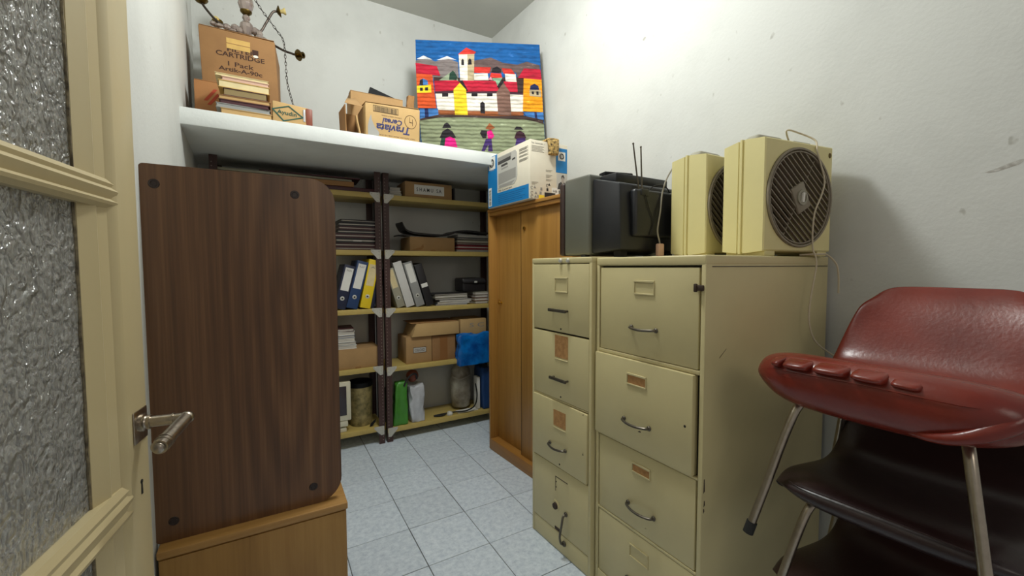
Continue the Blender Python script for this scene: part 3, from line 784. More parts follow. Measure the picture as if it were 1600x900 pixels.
m = MB(); m.hexa([(-.20, -.12, .1005), (.18, -.12, .1005), (.18, .11, .1005), (-.20, .11, .1005)], [(-.21, -.12, .106), (.18, -.12, .104), (.18, .11, .104), (-.21, .11, .106)], .001); m.build('rim', M['cardboard_in'], ld)
lettering('handwriting', 'Pasaje  Ca...', frame((0, -.1285, 0), (1, 0, 0), (0, 0.05, 1)), .0, .052, .19, .026, M['ink'], ld, .001, shear=.3)
c = carton('cardboard_box', 'pale cardboard box with pencilled letters above the blue plastic bag', (1.455, 3.265, 0.735), 0.236, 0.23, 0.142, 'cardboard_pale')
lettering('handwriting', 'S C', FR(.23), .03, .095, .13, .034, M['ink_grey'], c, .001)
c2 = carton('cardboard_box', 'brown cardboard box mostly hidden by the blue plastic bag', (1.44, 3.275, 0.5675), 0.25, 0.22, 0.166, 'cardboard_old', flaps=False)
def bag(name, label, cat, loc, w_, d_, h_, mat, amp, seed, taper=1.0, slump=0.0, group=None, cuts=7):
    m = MB(); m.box(-w_ / 2, w_ / 2, -d_ / 2, d_ / 2, 0, h_, 0.012, 2)
    bmesh.ops.subdivide_edges(m.bm, edges=m.bm.edges[:], cuts=cuts, use_grid_fill=True)
    for v in m.bm.verts:
        q = v.co.z / h_
        v.co.x *= 1 + (taper - 1) * q; v.co.y *= 1 + (taper - 1) * q; v.co.x += slump * q
        n = noise.noise_vector(v.co * 16 + Vector((seed, 0, 0))) + 0.6 * noise.noise_vector(v.co * 38 + Vector((0, seed, 0)))
        v.co.x += n.x * amp; v.co.y += n.y * amp; v.co.z = max(0.0, v.co.z + n.z * amp * (0.2 if q < .1 else 1))
    o = m.build(name, M[mat], None, 70); o.location = loc
    return tag(o, label, cat, group)
bag('plastic_bag', 'crumpled shiny blue plastic bag hanging over the front of the fourth shelf', 'plastic bag', (1.433, 3.108, 0.515), 0.285, 0.085, 0.255, 'blue_bag', 0.019, 3)
for v in bpy.data.objects['plastic_bag'].data.vertices:      # it hangs down in front of the shelf board, nothing pokes into it
    if v.co.z + 0.515 < 0.574: v.co.y = min(v.co.y, -0.003 + 0.0 * v.co.z)
    v.co.y = min(v.co.y, 0.028)
# ---- right unit, bottom shelf
bag('plastic_bag', 'dark green bag end behind the two posts', 'plastic bag', (0.757, 3.245, 0.1055), 0.03, 0.14, 0.27, 'dark_green', 0.006, 8, 0.9)
bag('plastic_bag', 'grass green plastic bag leaning beside the post on the bottom shelf', 'plastic bag', (0.834, 3.19, 0.1055), 0.108, 0.12, 0.325, 'green_bag', 0.009, 5, 0.72, 0.015)
bag('plastic_bag', 'crumpled silvery white bag right of the grass green one', 'plastic bag', (0.966, 3.195, 0.1055), 0.104, 0.13, 0.285, 'silver_bag', 0.017, 11, 1.12, 0.0)
m = MB(); m.ball((0, 0, .05), .048, 1.0, 1.1, 1.05, 14); m.jitter(.012, 16, 4); o = m.build('leather_pouch', M['terracotta'], None, 60); o.location = (0.955, 3.225, 0.400); tag(o, 'reddish brown leather pouch on top of the silvery bag', 'pouch')
m = MB(); m.tube([(-.05, -.02, 0.0), (-.03, -.03, .05), (0.01, -.03, .085), (.045, -.02, .08), (.055, 0, .04)], .008, 6, 5); o = m.build('bag_strap', M['black_leather']); o.location = (0.915, 3.165, 0.402); tag(o, 'black strap arching above the silvery bag and the pouch', 'strap')
bo = thing('silver_bolster', 'upright silvery cloth bolster beside the white metal bracket', 'bolster', (1.385, 3.27, 0.1055))
m = MB(); m.lathe([(0, 0), (.050, .004), (.075, .03), (.088, .12), (.090, .25), (.080, .34), (.055, .39), (0, .405)], None, 24); m.jitter(.010, 9, 3)
for v in m.bm.verts: v.co.z = max(0.0, v.co.z)
m.build('body', M['bolster'], bo, 60)
m = MB(); m.tube([(-.088, -.03, .29), (-.05, -.083, .275), (.0, -.098, .285), (.06, -.075, .30)], .005, 6, 5); m.build('tie_band', M['cord_grey'], bo)
wb = thing('metal_bracket', 'white folded metal bracket standing beside the silvery bolster', 'bracket', (1.50, 3.19, 0.1055))
m = MB(); m.box(-.008, .016, -.03, .05, 0.004, .275, .003); m.build('upright', M['paper'], wb)
m = MB(); m.box(-.19, -.010, -.045, .02, 0.0, .007, .002); m.build('foot_plate', M['paper'], wb)
cb = thing('power_cable', 'dark grey cable with a white plug on the bottom shelf', 'cable', (1.22, 3.15, 0.1055))
m = MB(); m.tube([(.262, .03, .22), (.262, .0, .13), (.235, -.015, .05), (.16, -.02, .020), (.08, 0.0, .018), (0.0, .02, .014), (-.09, .03, .009), (-.105, .02, .009), (-.06, .0, .009), (-.02, 0, .014)], .006, 7, 6); m.build('flex', M['rubber'], cb)
m = MB(); m.lathe([(0, 0), (.018, 0), (.021, .006), (.019, .03), (.010, .04), (0, .042)], frame((0, 0, .019), (0, 1, 0), (0.35, 0, 1)), 14); m.build('plug', M['paper'], cb)
bag('plastic_bag', 'dull blue bag at the far end of the bottom shelf beside the wardrobe cupboard', 'plastic bag', (1.570, 3.22, 0.1055), 0.085, 0.18, 0.36, 'blue_thing', 0.008, 21)

# ================================================================== things up on the ledge
LZ = 2.0836
fb = thing('cardboard_box', 'tall brown cardboard box printed with cartridge lettering and a tape patch, on the ledge', 'cardboard box', (-0.102, 3.09, LZ))
w_, d_, h_ = 0.40, 0.34, 0.572
m = MB(); m.hexa([(-.185, -.17, 0), (.188, -.17, 0), (.198, .17, 0), (-.19, .17, 0)], [(-.203, -.17, h_ + .004), (.165, -.17, h_), (.198, .17, h_), (-.20, .17, h_)], .005); m.build('body', M['cardboard_old'], fb)
m = MB(); m.box(-.20, .162, -.168, 0, h_ + .0045, h_ + .0075, .001); m.build('flap', M['cardboard_old'], fb)
f = FR(.34)
pt = print_rect('tape_patch', f, -.075, .040, .478, .536, M['tape'], fb, .001)
print_rect('tape_fold', f, -.075, .040, .505, .508, M['tape_brown'], pt, .0018)
lettering('lettering', 'FILTER', f, -.002, .474, .140, .024, M['ink_brown'], fb, bold=.02)
lettering('lettering', 'CARTRIDGE', f, -.008, .444, .236, .027, M['ink_brown'], fb, bold=.02)
lettering('lettering', '1 Pack', f, -.008, .394, .126, .026, M['ink_brown'], fb, bold=.015)
lettering('lettering', 'Artik-A-90c', f, -.010, .362, .212, .024, M['ink_brown'], fb, bold=.02)
print_rect('stamp', f, .050, .080, .470, .498, M['ink_brown'], fb, .001)
m = MB(); m.lathe([(0, .001), (.013, .001), (.013, 0)], f @ Matrix.Translation((.066, .462, 0)) @ Matrix.Diagonal((1, .6, 1, 1)), 12); m.build('torn_label', M['paper'], fb)

ob = thing('cardboard_box', 'orange brown cardboard box with red diagonal print, half behind the pile of pads', 'cardboard box', (-0.175, 2.855, LZ))
m = MB(); m.box(-.145, .14, -.06, .06, 0, .228, .004); m.build('body', M['cardboard_orange'], ob)
for s in (-1, 1):
    m = MB(); m.box(-.143, .138, -.0585 if s < 0 else .002, -.002 if s < 0 else .0585, .2285, .2315, .001); m.build('flap', M['cardboard_orange'], ob)
f = FR(.12)
for x, y in ((-.105, .125), (-.09, .105)):
    m = MB(); m.prism([(x, y), (x + .016, y), (x + .062, y + .065), (x + .046, y + .065)], -.0005, .0006, f); m.build('red_stripe', M['ink_red'], ob)
m = MB(); m.tube([(-.02 + .03 * math.cos(a), .045 + .03 * math.sin(a), 0) for a in [R(q) for q in range(90, 271, 20)]], .004, 4); m.bm.transform(f); m.build('red_arc', M['ink_red'], ob)

z = LZ
for i, (nm, h_, cv, dx, w_, tx) in enumerate([
    ('note_pad', .030, 'cardboard_pale', .010, .225, 'tan pad at the bottom of the pile on the ledge edge'),
    ('note_pad', .022, 'binder_grey', -.004, .235, 'bluish white pad second from the bottom on the ledge edge'),
    ('note_pad', .020, 'maroon', .006, .215, 'dark maroon pad in the lower part of the ledge pile'),
    ('note_pad', .020, 'cardboard_old', .006, .225, 'tan brown pad in the middle of the ledge pile'),
    ('note_pad', .036, 'maroon', .010, .190, 'thick olive edged dark pad in the middle of the ledge pile'),
    ('note_pad', .036, 'tape', .004, .222, 'thick cream yellow pad in the upper part of the ledge pile'),
    ('note_pad', .018, 'plug_pink', .010, .205, 'pinkish thin pad just under the top of the ledge pile'),
    ('note_pad', .013, 'paper_cream', -.004, .230, 'thin pale cream pad topmost on the ledge pile')]):
    notebook(tx, (-.090 + dx, 2.66, z), w_, .19, h_, cv, random.uniform(-1.5, 2.5), 'pads piled on the ledge', nm, 'pad', ['cardboard_pale', 'binder_grey', 'maroon', 'cardboard_pale', 'card_olive', 'paper_cream', 'plug_pink', 'paper_cream'][i]); z += h_ + .0006

ay = thing('flat_carton', 'battered tan carton with a green diamond logo at the ledge edge', 'carton', (.035, 2.655, LZ))
m = MB(); m.hexa([(0, -.09, 0), (.19, -.09, 0), (.19, .09, 0), (0, .09, 0)], [(0, -.085, .112), (.178, -.085, .098), (.178, .085, .10), (0, .085, .112)], .008); m.build('body', M['cardboard_pale'], ay)
m = MB(); m.box(.158, .1915, -.0925, -.03, .004, .094, .006); m.build('torn_end', M['terracotta'], ay)
m = MB(); m.box(.146, .156, -.0925, -.086, .02, .085, .001); m.build('tape_strip', M['silver_bag'], ay)
f = frame((0, -.0912, 0), (1, 0, 0), (0, .04, 1))
def ringpoly(name, P, inner, mat, parent):
    cx = sum(p[0] for p in P) / len(P); cy = sum(p[1] for p in P) / len(P)
    Q = [(cx + (p[0] - cx) * inner, cy + (p[1] - cy) * inner) for p in P]
    m = MB()
    for i in range(len(P)):
        j = (i + 1) % len(P); m.prism([P[i], P[j], Q[j], Q[i]], -.001, .0008, f)
    return m.build(name, mat, parent)
dm = ringpoly('green_diamond', [(-.004, .066), (.050, .006), (.150, .040), (.078, .094)], .86, M['ink_green'], ay)
lettering('lettering', 'Ayudin', f, .068, .050, .092, .028, M['ink_green'], dm, .0008, rot=R(-4), bold=.01)

# chandelier standing on the tall box
chd = thing('chandelier', 'tarnished brass and crystal chandelier lying on the tall box, chain hanging down', 'chandelier', (-.08, 3.06, 2.6645))
m = MB(); m.lathe([(0, 0), (.030, .001), (.034, .008), (.018, .02), (.012, .09), (.012, .30), (0, .30)], None, 18); m.build('stem', M['brass_old'], chd)
def bead(zc, rr, hh):
    m = MB(); m.lathe([(0.0, zc - hh), (rr * .55, zc - hh), (rr * .8, zc - hh * .6), (rr, zc - hh * .1), (rr * .92, zc + hh * .4), (rr * .55, zc + hh * .8), (rr * .4, zc + hh), (0, zc + hh)], None, 12)
    return m.build('crystal_bead', M['crystal'], chd, 15)
bead(.10, .038, .045); bead(.158, .022, .020); bead(.245, .042, .058)
m = MB(); m.lathe([(0, .178), (.018, .178), (.030, .190), (.032, .198), (.012, .200), (0, .2)], None, 18); m.build('brass_cup', M['brass_old'], chd)
def arm(pts, cup_dir, ccup=True):
    m = MB(); m.tube(pts, .0068, 7, 6); a = m.build('arm', M['iron'], chd)
    e = Vector(pts[-1]); f = Vector(cup_dir).normalized()
    T = Matrix.Translation(e) @ f.to_track_quat('Z', 'Y').to_matrix().to_4x4()
    m = MB(); m.lathe([(0, -.004), (.012, -.002), (.030, .010), (.033, .016), (.028, .017), (.010, .010), (0, .010)], T, 18); m.build('drip_cup', M['brass_old'], a)
    m = MB(); m.lathe([(.0, .010), (.011, .010), (.011, .030), (.019, .040), (.019, .048), (.010, .048), (.010, .03), (0, .03)], T, 14); m.build('candle_socket', M['candle'] if ccup else M['brass_old'], a)
    m = MB(); b = Vector(pts[0]).lerp(Vector(pts[1]), .35); m.ball(b, .025, 1, 1, .9, 9); m.ball(b + Vector((.022, -.01, -.012)), .02, 1, 1, 1, 8); m.build('crystal_cluster', M['crystal'], a, 15)
arm([(-.03, 0, .085), (-.11, -.01, .075), (-.16, -.015, .105), (-.20, -.018, .150), (-.214, -.018, .172)], (-.15, 0, 1), False)
arm([(.03, -.01, .085), (.07, -.012, .090), (.105, -.015, .155), (.14, -.015, .225), (.165, -.015, .238)], (1, -.1, .25))
arm([(.04, -.03, .05), (.12, -.05, .020), (.19, -.06, -.010), (.235, -.07, -.022), (.262, -.075, -.028)], (.75, -.65, -.1), False)
arm([(-.03, .02, .06), (-.09, .05, .055), (-.14, .08, .08), (-.15, .09, .12)], (-.3, .4, 1), True)
m = MB(); m.ball((-.165, -.02, .072), .018, 1, 1, .7, 9); m.ball((-.135, -.03, .064), .016, 1.4, 1, .7, 9); m.ball((-.10, -.02, .07), .02, 1.2, 1, .9, 9); m.ball((-.07, -.02, .058), .013, 1.6, 1, .7, 9); m.build('crystal_cluster', M['crystal'], chd, 15)
# chain: linked rings
path = catmull([(.025, -.03, .31), (.075, -.05, .215), (.155, -.07, .10), (.192, -.09, .03), (.200, -.10, -.10), (.205, -.11, -.22), (.225, -.12, -.32), (.255, -.15, -.45)], 24)
links = bpy.data.objects.new('chain', None); COL.objects.link(links); links.parent = chd
m = MB(); m.tube([(.0055 * math.cos(a), 0, .011 * math.sin(a) * 1.25) for a in [2 * math.pi * q / 10 for q in range(10)]], .0017, 5, 0, True)
lk0 = m.build('chain_link', M['iron'], links, 60)
acc = 0; last = path[0]; n = 0
for a, b in zip(path, path[1:]):
    acc += (b - a).length
    if acc >= 0.0215 * n:
        o = lk0 if n == 0 else lk0.copy()
        if n: COL.objects.link(o)
        q = (b - a).normalized().to_track_quat('Z', 'Y').to_matrix().to_4x4() @ Matrix.Rotation(R(90 * (n % 2) + 20), 4, 'Z')
        o.matrix_basis = Matrix.Translation(a) @ q; n += 1

# cartons by the tapestry
tv_ = thing('cereal_carton', 'tan cereal carton stood upside down with blue script lettering, on the ledge', 'carton', (.672, 2.70, LZ))
m = MB(); m.hexa([(-.163, -.12, 0), (.160, -.12, 0), (.160, .12, 0), (-.163, .12, 0)], [(-.163, -.12, .195), (.166, -.12, .208), (.166, .12, .21), (-.163, .12, .20)], .006); m.build('body', M['cardboard_pale'], tv_)
m = MB(); m.hexa([(-.16, -.118, .198), (.16, -.118, .211), (.16, .0, .222), (-.16, .0, .212)], [(-.16, -.118, .201), (.16, -.118, .214), (.16, .0, .225), (-.16, .0, .215)], .001); m.build('flap', M['cardboard'], tv_)
f = FR(.24)
bcg = print_rect('barcode_box', f, -.118, .030, .150, .186, M['cardboard_pale'], tv_, .0008)
m = MB()
x = -.110
while x < .022:
    q = random.choice((.0015, .002, .0035)); m.box(x, x + q, .153, .181, .0004, .0014, M4=f); x += q + random.choice((.0015, .0025))
for x0, x1, y0, y1 in ((-.118, .030, .150, .152), (-.118, .030, .184, .186), (-.118, -.116, .15, .186), (.028, .030, .15, .186)): m.box(x0, x1, y0, y1, .0004, .0014, M4=f)
m.build('barcode', M['ink'], bcg)
lettering('lettering', 'Traviata', f, -.002, .062, .200, .046, M['ink_blue'], tv_, rot=math.pi, bold=.03, shear=.25)
lettering('lettering', 'Cereal', f, -.008, .104, .120, .034, M['ink_blue'], tv_, rot=math.pi, bold=.03, shear=.25)
lettering('lettering', 'CON SALVADO Y AVENA', f, -.010, .134, .120, .007, M['ink_brown'], tv_, rot=math.pi)
lettering('lettering', 'NO APILAR MAS DE 10 CAJAS', f, .01, .020, .24, .009, M['ink_brown'], tv_, rot=math.pi)
m = MB(); m.tube([(.105 + .036 * math.cos(a), .122 + .040 * math.sin(a), 0.0) for a in [2 * math.pi * q / 24 for q in range(24)]], .0016, 4, 0, True)
m.box(.098, .100, .12, .15, -.001, .001); m.box(.098, .118, .118, .121, -.001, .001); m.box(.116, .118, .10, .14, -.001, .001); m.bm.transform(f); m.build('pen_mark', M['ink_brown'], tv_)
m = MB(); m.prism([(-.150, .002), (-.09, .002), (-.085, .03), (-.11, .06), (-.128, .10), (-.13, .13), (-.142, .10), (-.15, .06)], -.0005, .0006, f); m.build('blue_swirl', M['hp_grey'], tv_)

oc = thing('open_carton', 'open brown carton with raised flaps and a dark inside, left of the cereal carton', 'carton', (.52, 2.74, LZ))
m = MB(); T = .005
m.box(-.105, -.02, .11, .115, 0, .20); m.box(-.105, -.02, -.11, .11, 0, T); m.hexa([(-.110, -.10, 0), (-.105, -.10, 0), (-.105, .115, 0), (-.110, .115, 0)], [(-.118, -.12, .175), (-.113, -.12, .175), (-.113, .115, .20), (-.118, .115, .20)])
m.build('body', M['cardboard_in'], oc)
m = MB(); m.hexa([(-.118, -.12, .182), (-.02, -.115, .178), (-.016, .105, .300), (-.07, .105, .29)], [(-.118, -.12, .186), (-.02, -.115, .182), (-.016, .105, .304), (-.07, .105, .294)], .001); m.build('flap', M['cardboard'], oc)
m = MB(); m.hexa([(-.035, -.128, 0), (-.028, -.128, 0), (-.028, -.10, 0), (-.035, -.10, 0)], [(-.06, -.128, .12), (-.052, -.128, .12), (-.052, -.10, .12), (-.06, -.10, .12)]); m.build('inner_flap', M['cardboard_pale'], oc)
bk = MB(); bk.prism([(.10, 0), (.34, 0), (.31, .425), (.118, .478), (.10, .41)], 0, .03, frame((.52, 3.07, LZ), (1, 0, 0), (0, .02, 1)))
tag(bk.build('black_folder', M['black']), 'black slanted folder sticking up behind the cereal carton', 'folder')
b2 = thing('cardboard_box', 'large cardboard box behind the cereal carton, its flap spread level', 'cardboard box', (.66, 2.925, LZ))
m = MB(); m.box(-.185, .150, -.07, .08, 0, .352, .004); m.build('body', M['cardboard'], b2)
m = MB(); m.box(-.185, .150, -.068, .005, .3525, .3565, .001); m.build('flap', M['cardboard'], b2)
bag('paper_bag', 'crumpled dull brown paper bag between the cereal carton and the tapestry', 'paper bag', (.868, 2.90, LZ + .0005), .07, .06, .415, 'cardboard_in', .016, 31, .7)

# ------------------------------------------------------------------ tapestry
TAP=[
('sky','blue',[(0.032,0.954),(0.971,0.952),(0.986,0.738),(0.034,0.707)]),
('mountain','grey',[(0.032,0.795),(0.103,0.823),(0.179,0.794),(0.268,0.825),(0.351,0.794),(0.358,0.658),(0.035,0.671)]),
('snow_cap','snow',[(0.04,0.809),(0.091,0.836),(0.158,0.808),(0.103,0.81)]),
('snow_cap','snow',[(0.189,0.805),(0.268,0.838),(0.341,0.812),(0.28,0.817)]),
('mountain','umber',[(0.473,0.811),(0.602,0.839),(0.699,0.801),(0.808,0.792),(0.881,0.817),(0.981,0.792),(0.989,0.684),(0.813,0.684),(0.795,0.732),(0.472,0.721)]),
('path','darkbrown',[(0.166,0.676),(0.362,0.676),(0.856,0.698),(0.855,0.565),(0.177,0.546)]),
('hill','palegreen',[(0.207,0.653),(0.291,0.715),(0.321,0.728),(0.352,0.655)]),
('bush','darkgreen',[(0.282,0.659),(0.287,0.709),(0.312,0.73),(0.326,0.716),(0.346,0.681),(0.338,0.657)]),
('wall','white',[(0.473,0.712),(0.577,0.718),(0.585,0.665),(0.473,0.662)]),
('wall','white',[(0.71,0.72),(0.793,0.72),(0.8,0.658),(0.716,0.661)]),
('roof','red',[(0.476,0.763),(0.602,0.764),(0.592,0.719),(0.473,0.718)]),
('roof','red',[(0.601,0.722),(0.68,0.719),(0.691,0.684),(0.593,0.687)]),
('roof','red',[(0.686,0.761),(0.759,0.757),(0.79,0.717),(0.7,0.72)]),
('bush','black',[(0.604,0.726),(0.614,0.756),(0.65,0.773),(0.68,0.752),(0.684,0.721)]),
('wall','pink',[(0.581,0.669),(0.601,0.692),(0.617,0.664)]),
('wall','mint',[(0.611,0.68),(0.691,0.687),(0.649,0.619)]),
('tower','white',[(0.357,0.854),(0.423,0.86),(0.424,0.657),(0.366,0.658)]),
('tower','beige',[(0.423,0.86),(0.477,0.867),(0.471,0.658),(0.424,0.657)]),
('roof','red',[(0.351,0.853),(0.415,0.907),(0.489,0.877),(0.477,0.861),(0.417,0.856)]),
('window','black',[(0.376,0.772),(0.377,0.808),(0.387,0.823),(0.396,0.809),(0.398,0.772)]),
('window','black',[(0.427,0.777),(0.43,0.813),(0.442,0.827),(0.453,0.813),(0.456,0.78)]),
('roof','crimson',[(0.17,0.646),(0.338,0.657),(0.371,0.637),(0.319,0.564),(0.177,0.553)]),
('roof','crimson',[(0.383,0.656),(0.637,0.66),(0.663,0.596),(0.646,0.569),(0.408,0.555)]),
('roof','crimson',[(0.698,0.659),(0.803,0.658),(0.809,0.574),(0.745,0.562)]),
('eave','plum',[(0.406,0.571),(0.654,0.584),(0.653,0.562),(0.408,0.555)]),
('eave','plum',[(0.175,0.567),(0.316,0.576),(0.315,0.554),(0.177,0.548)]),
('eave','plum',[(0.743,0.58),(0.849,0.577),(0.853,0.559),(0.748,0.562)]),
('wall','white',[(0.179,0.55),(0.315,0.557),(0.326,0.421),(0.193,0.424)]),
('wall','white',[(0.408,0.557),(0.651,0.564),(0.657,0.42),(0.419,0.424)]),
('wall','white',[(0.745,0.56),(0.853,0.56),(0.853,0.424),(0.757,0.428)]),
('base_band','rust',[(0.19,0.427),(0.326,0.425),(0.65,0.427),(0.854,0.429),(0.852,0.394),(0.647,0.382),(0.326,0.386),(0.198,0.394)]),
('stairs','black',[(0.366,0.65),(0.383,0.659),(0.426,0.579),(0.409,0.574)]),
('stairs','black',[(0.647,0.617),(0.695,0.671),(0.701,0.655),(0.661,0.608)]),
('window','black',[(0.229,0.555),(0.275,0.557),(0.275,0.53),(0.229,0.528)]),
('window','black',[(0.453,0.562),(0.498,0.563),(0.498,0.538),(0.452,0.537)]),
('window','black',[(0.571,0.566),(0.614,0.567),(0.613,0.542),(0.571,0.54)]),
('house','yellow',[(0.315,0.583),(0.364,0.637),(0.411,0.586),(0.423,0.393),(0.325,0.392)]),
('house','brown',[(0.644,0.575),(0.698,0.647),(0.747,0.58),(0.758,0.397),(0.656,0.4)]),
('door','black',[(0.52,0.41),(0.518,0.484),(0.536,0.501),(0.553,0.485),(0.555,0.407)]),
('house','orange',[(0.036,0.7),(0.156,0.692),(0.186,0.439),(0.045,0.438)]),
('roof','crimson',[(0.031,0.777),(0.191,0.757),(0.217,0.687),(0.036,0.697)]),
('window','skyblue',[(0.059,0.606),(0.063,0.649),(0.087,0.661),(0.121,0.645),(0.126,0.603)]),
('window','black',[(0.059,0.613),(0.063,0.646),(0.085,0.659),(0.087,0.609)]),
('balcony','yellow',[(0.039,0.603),(0.146,0.616),(0.149,0.557),(0.04,0.551)]),
('window','black',[(0.063,0.59),(0.084,0.591),(0.084,0.567),(0.063,0.566)]),
('window','black',[(0.101,0.593),(0.124,0.596),(0.124,0.57),(0.101,0.569)]),
('house','amber',[(0.856,0.691),(0.995,0.687),(1.005,0.429),(0.847,0.433)]),
('roof','crimson',[(0.811,0.689),(0.859,0.763),(0.986,0.758),(0.995,0.678)]),
('window','navy',[(0.903,0.598),(0.907,0.631),(0.939,0.647),(0.97,0.629),(0.976,0.6)]),
('balcony','beige',[(0.899,0.6),(0.989,0.598),(0.992,0.545),(0.901,0.552)]),
('window','black',[(0.916,0.586),(0.933,0.587),(0.936,0.565),(0.919,0.565)]),
('window','black',[(0.953,0.588),(0.97,0.588),(0.972,0.562),(0.955,0.561)]),
('ground','green',[(0.058,0.353),(0.383,0.387),(0.769,0.382),(1.011,0.346),(1.036,0.012),(0.083,-0.002)]),
('wall','skyblue',[(0.058,0.432),(0.197,0.436),(0.201,0.383),(0.11,0.366),(0.063,0.351)]),
('wall','navy',[(0.096,0.433),(0.123,0.434),(0.127,0.369),(0.099,0.363)]),
('wall','skyblue',[(0.846,0.429),(1.005,0.428),(1.01,0.369),(0.891,0.377)]),
('wall','navy',[(0.937,0.428),(0.955,0.428),(0.962,0.373),(0.942,0.372)]),
('path','darkbrown',[(0.061,0.355),(0.2,0.39),(0.383,0.392),(0.647,0.389),(0.848,0.399),(1.007,0.369),(1.009,0.337),(0.89,0.368),(0.647,0.372),(0.383,0.375),(0.2,0.368),(0.063,0.341)]),
('hat','black',[(0.228,0.289),(0.245,0.322),(0.264,0.332),(0.28,0.32),(0.298,0.291)]),
('figure','black',[(0.207,0.214),(0.23,0.264),(0.269,0.287),(0.306,0.264),(0.332,0.219),(0.286,0.21)]),
('skirt','magenta',[(0.248,0.212),(0.286,0.225),(0.324,0.209),(0.343,0.145),(0.238,0.153)]),
('figure','darkgreen',[(0.21,0.157),(0.22,0.214),(0.253,0.215),(0.243,0.149)]),
('pack','black',[(0.515,0.256),(0.526,0.278),(0.571,0.276),(0.564,0.219),(0.535,0.218)]),
('figure','magenta',[(0.569,0.267),(0.598,0.288),(0.625,0.237),(0.607,0.213),(0.576,0.216)]),
('trousers','purple',[(0.559,0.212),(0.603,0.217),(0.612,0.119),(0.577,0.118),(0.579,0.171),(0.549,0.118),(0.525,0.12)]),
('hat','rust',[(0.557,0.291),(0.589,0.336),(0.63,0.3),(0.598,0.282)]),
('figure','darkplum',[(0.78,0.226),(0.795,0.268),(0.823,0.282),(0.856,0.264),(0.873,0.225),(0.794,0.217)]),
('skirt','purple',[(0.783,0.153),(0.797,0.221),(0.863,0.228),(0.877,0.155)]),
('hat','black',[(0.778,0.289),(0.795,0.313),(0.829,0.311),(0.851,0.29)]),
]

S = .95
O = Vector((0, 0, 1.312)) + (Vector((0.96247, 3.16426, 2.083)) - Vector((0, 0, 1.312))) * S
tp = bpy.data.objects.new('wool_tapestry', None); COL.objects.link(tp)
tp.matrix_world = frame(O, (0.90223, -0.43125, 0), (0.01505, 0.03149, 0.99939))
tag(tp, 'colourful woven wool tapestry of a village square leaning in the corner on the ledge', 'tapestry')
ZB = .0425 / 1.0
m = MB(); m.prism([(.0295, .907), (.932, .9055), (.9735, .19), (.980, ZB), (.0640, ZB)], -.022, -.0006)
m.build('backing_board', M['walnut_edge'], tp)
m = MB(); m.prism([(.031, .906), (.930, .9045), (.972, .19), (.978, ZB), (.0655, ZB)], -.003, .001); m.build('ground_weave', mat_weave('wool ' + 'blue', WOOL['blue']), tp)
WM = {}
for i, (nm, col, P) in enumerate(TAP):
    P = [(p[0] * S, max(p[1] * S, ZB + .001)) for p in P]
    if nm == 'ground': P = [(min(max(p[0], .065 if p[1] < .1 else 0), .9765), p[1]) for p in P]
    if col not in WM: WM[col] = mat_weave('wool ' + col, WOOL[col])
    m = MB(); m.prism(P, .0008, .0018 + i * .00012)
    m.build(nm, WM[col], tp)

# ================================================================== golden wardrobe cupboard and the printer carton on it
cu = thing('wardrobe_cupboard', 'tall golden oak cupboard with two sliding doors and brass pulls', 'cupboard', (1.342, 2.647, 0), 3.5)
L, D, H = 0.885, 0.405, 1.712     # local: y negative towards us, x into the cupboard
m = MB(); m.box(0, D, -.018, 0, 0, H - .022, .001); m.build('side_panel', M['oak'], cu)
m = MB(); m.box(0, D, -L, -L + .018, 0, H - .022, .001); m.build('side_panel', M['oak'], cu)
m = MB(); m.box(-.004, D, -L - .003, .003, H - .021, H, .004); m.build('top_panel', M['oak_edge'], cu)
m = MB(); m.box(D - .006, D - .001, -L + .018, -.018, .08, H - .022); m.build('back_panel', M['oak_box'], cu)
m = MB(); m.box(-.003, D - .006, -L + .0185, -.0185, 0, .078, .002); m.build('plinth', M['oak_edge'], cu)
m = MB(); m.box(.004, .075, -L + .0185, -.0185, H - .045, H - .022, .001); m.build('top_rail', M['oak_edge'], cu)
m = MB(); m.box(.062, .080, -.50, -.019, .080, H - .030, .001); d1 = m.build('sliding_door', M['oak'], cu)
m = MB(); m.box(.030, .048, -L + .019, -.362, .080, H - .030, .001); d2 = m.build('sliding_door', M['oak'], cu)
fx = frame((.062, -.075, 1.06), (0, -1, 0), (0, 0, 1))
m = MB(); m.lathe([(0, 0), (.012, 0), (.012, .002), (.006, .004), (.006, .012), (.012, .020), (.010, .026), (0, .027)], fx, 16); m.build('knob', M['brass'], d1)
m = MB(); m.prism([(-.006, -.022), (.006, -.022), (.009, -.012), (.009, .012), (.006, .022), (-.006, .022)], 0, .0015, fx @ Matrix.Translation((-.032, 0, 0))); m.build('key_plate', M['brass'], d1)
m = MB(); m.box(.0285, .0495, -.3640, -.3615, .081, H - .031); m.build('shadow_strip', M['tv_trim'], d2)  # thin dark strip painting the shadow line where the doors overlap
fx = frame((.030, -.405, 1.555), (0, -1, 0), (0, 0, 1))
m = MB(); m.lathe([(0, 0), (.010, 0), (.012, .004), (.010, .010), (0, .012)], fx, 16); m.build('knob', M['brass'], d2)
for y in (-.18, -.6):
    m = MB(); m.box(.048, .056, y - .05, y + .05, H - .0445, H - .0304); 

pc = thing('printer_carton', 'white and blue printer carton standing on the golden cupboard', 'carton', (1.332, 2.082, 1.7128), 1.5)
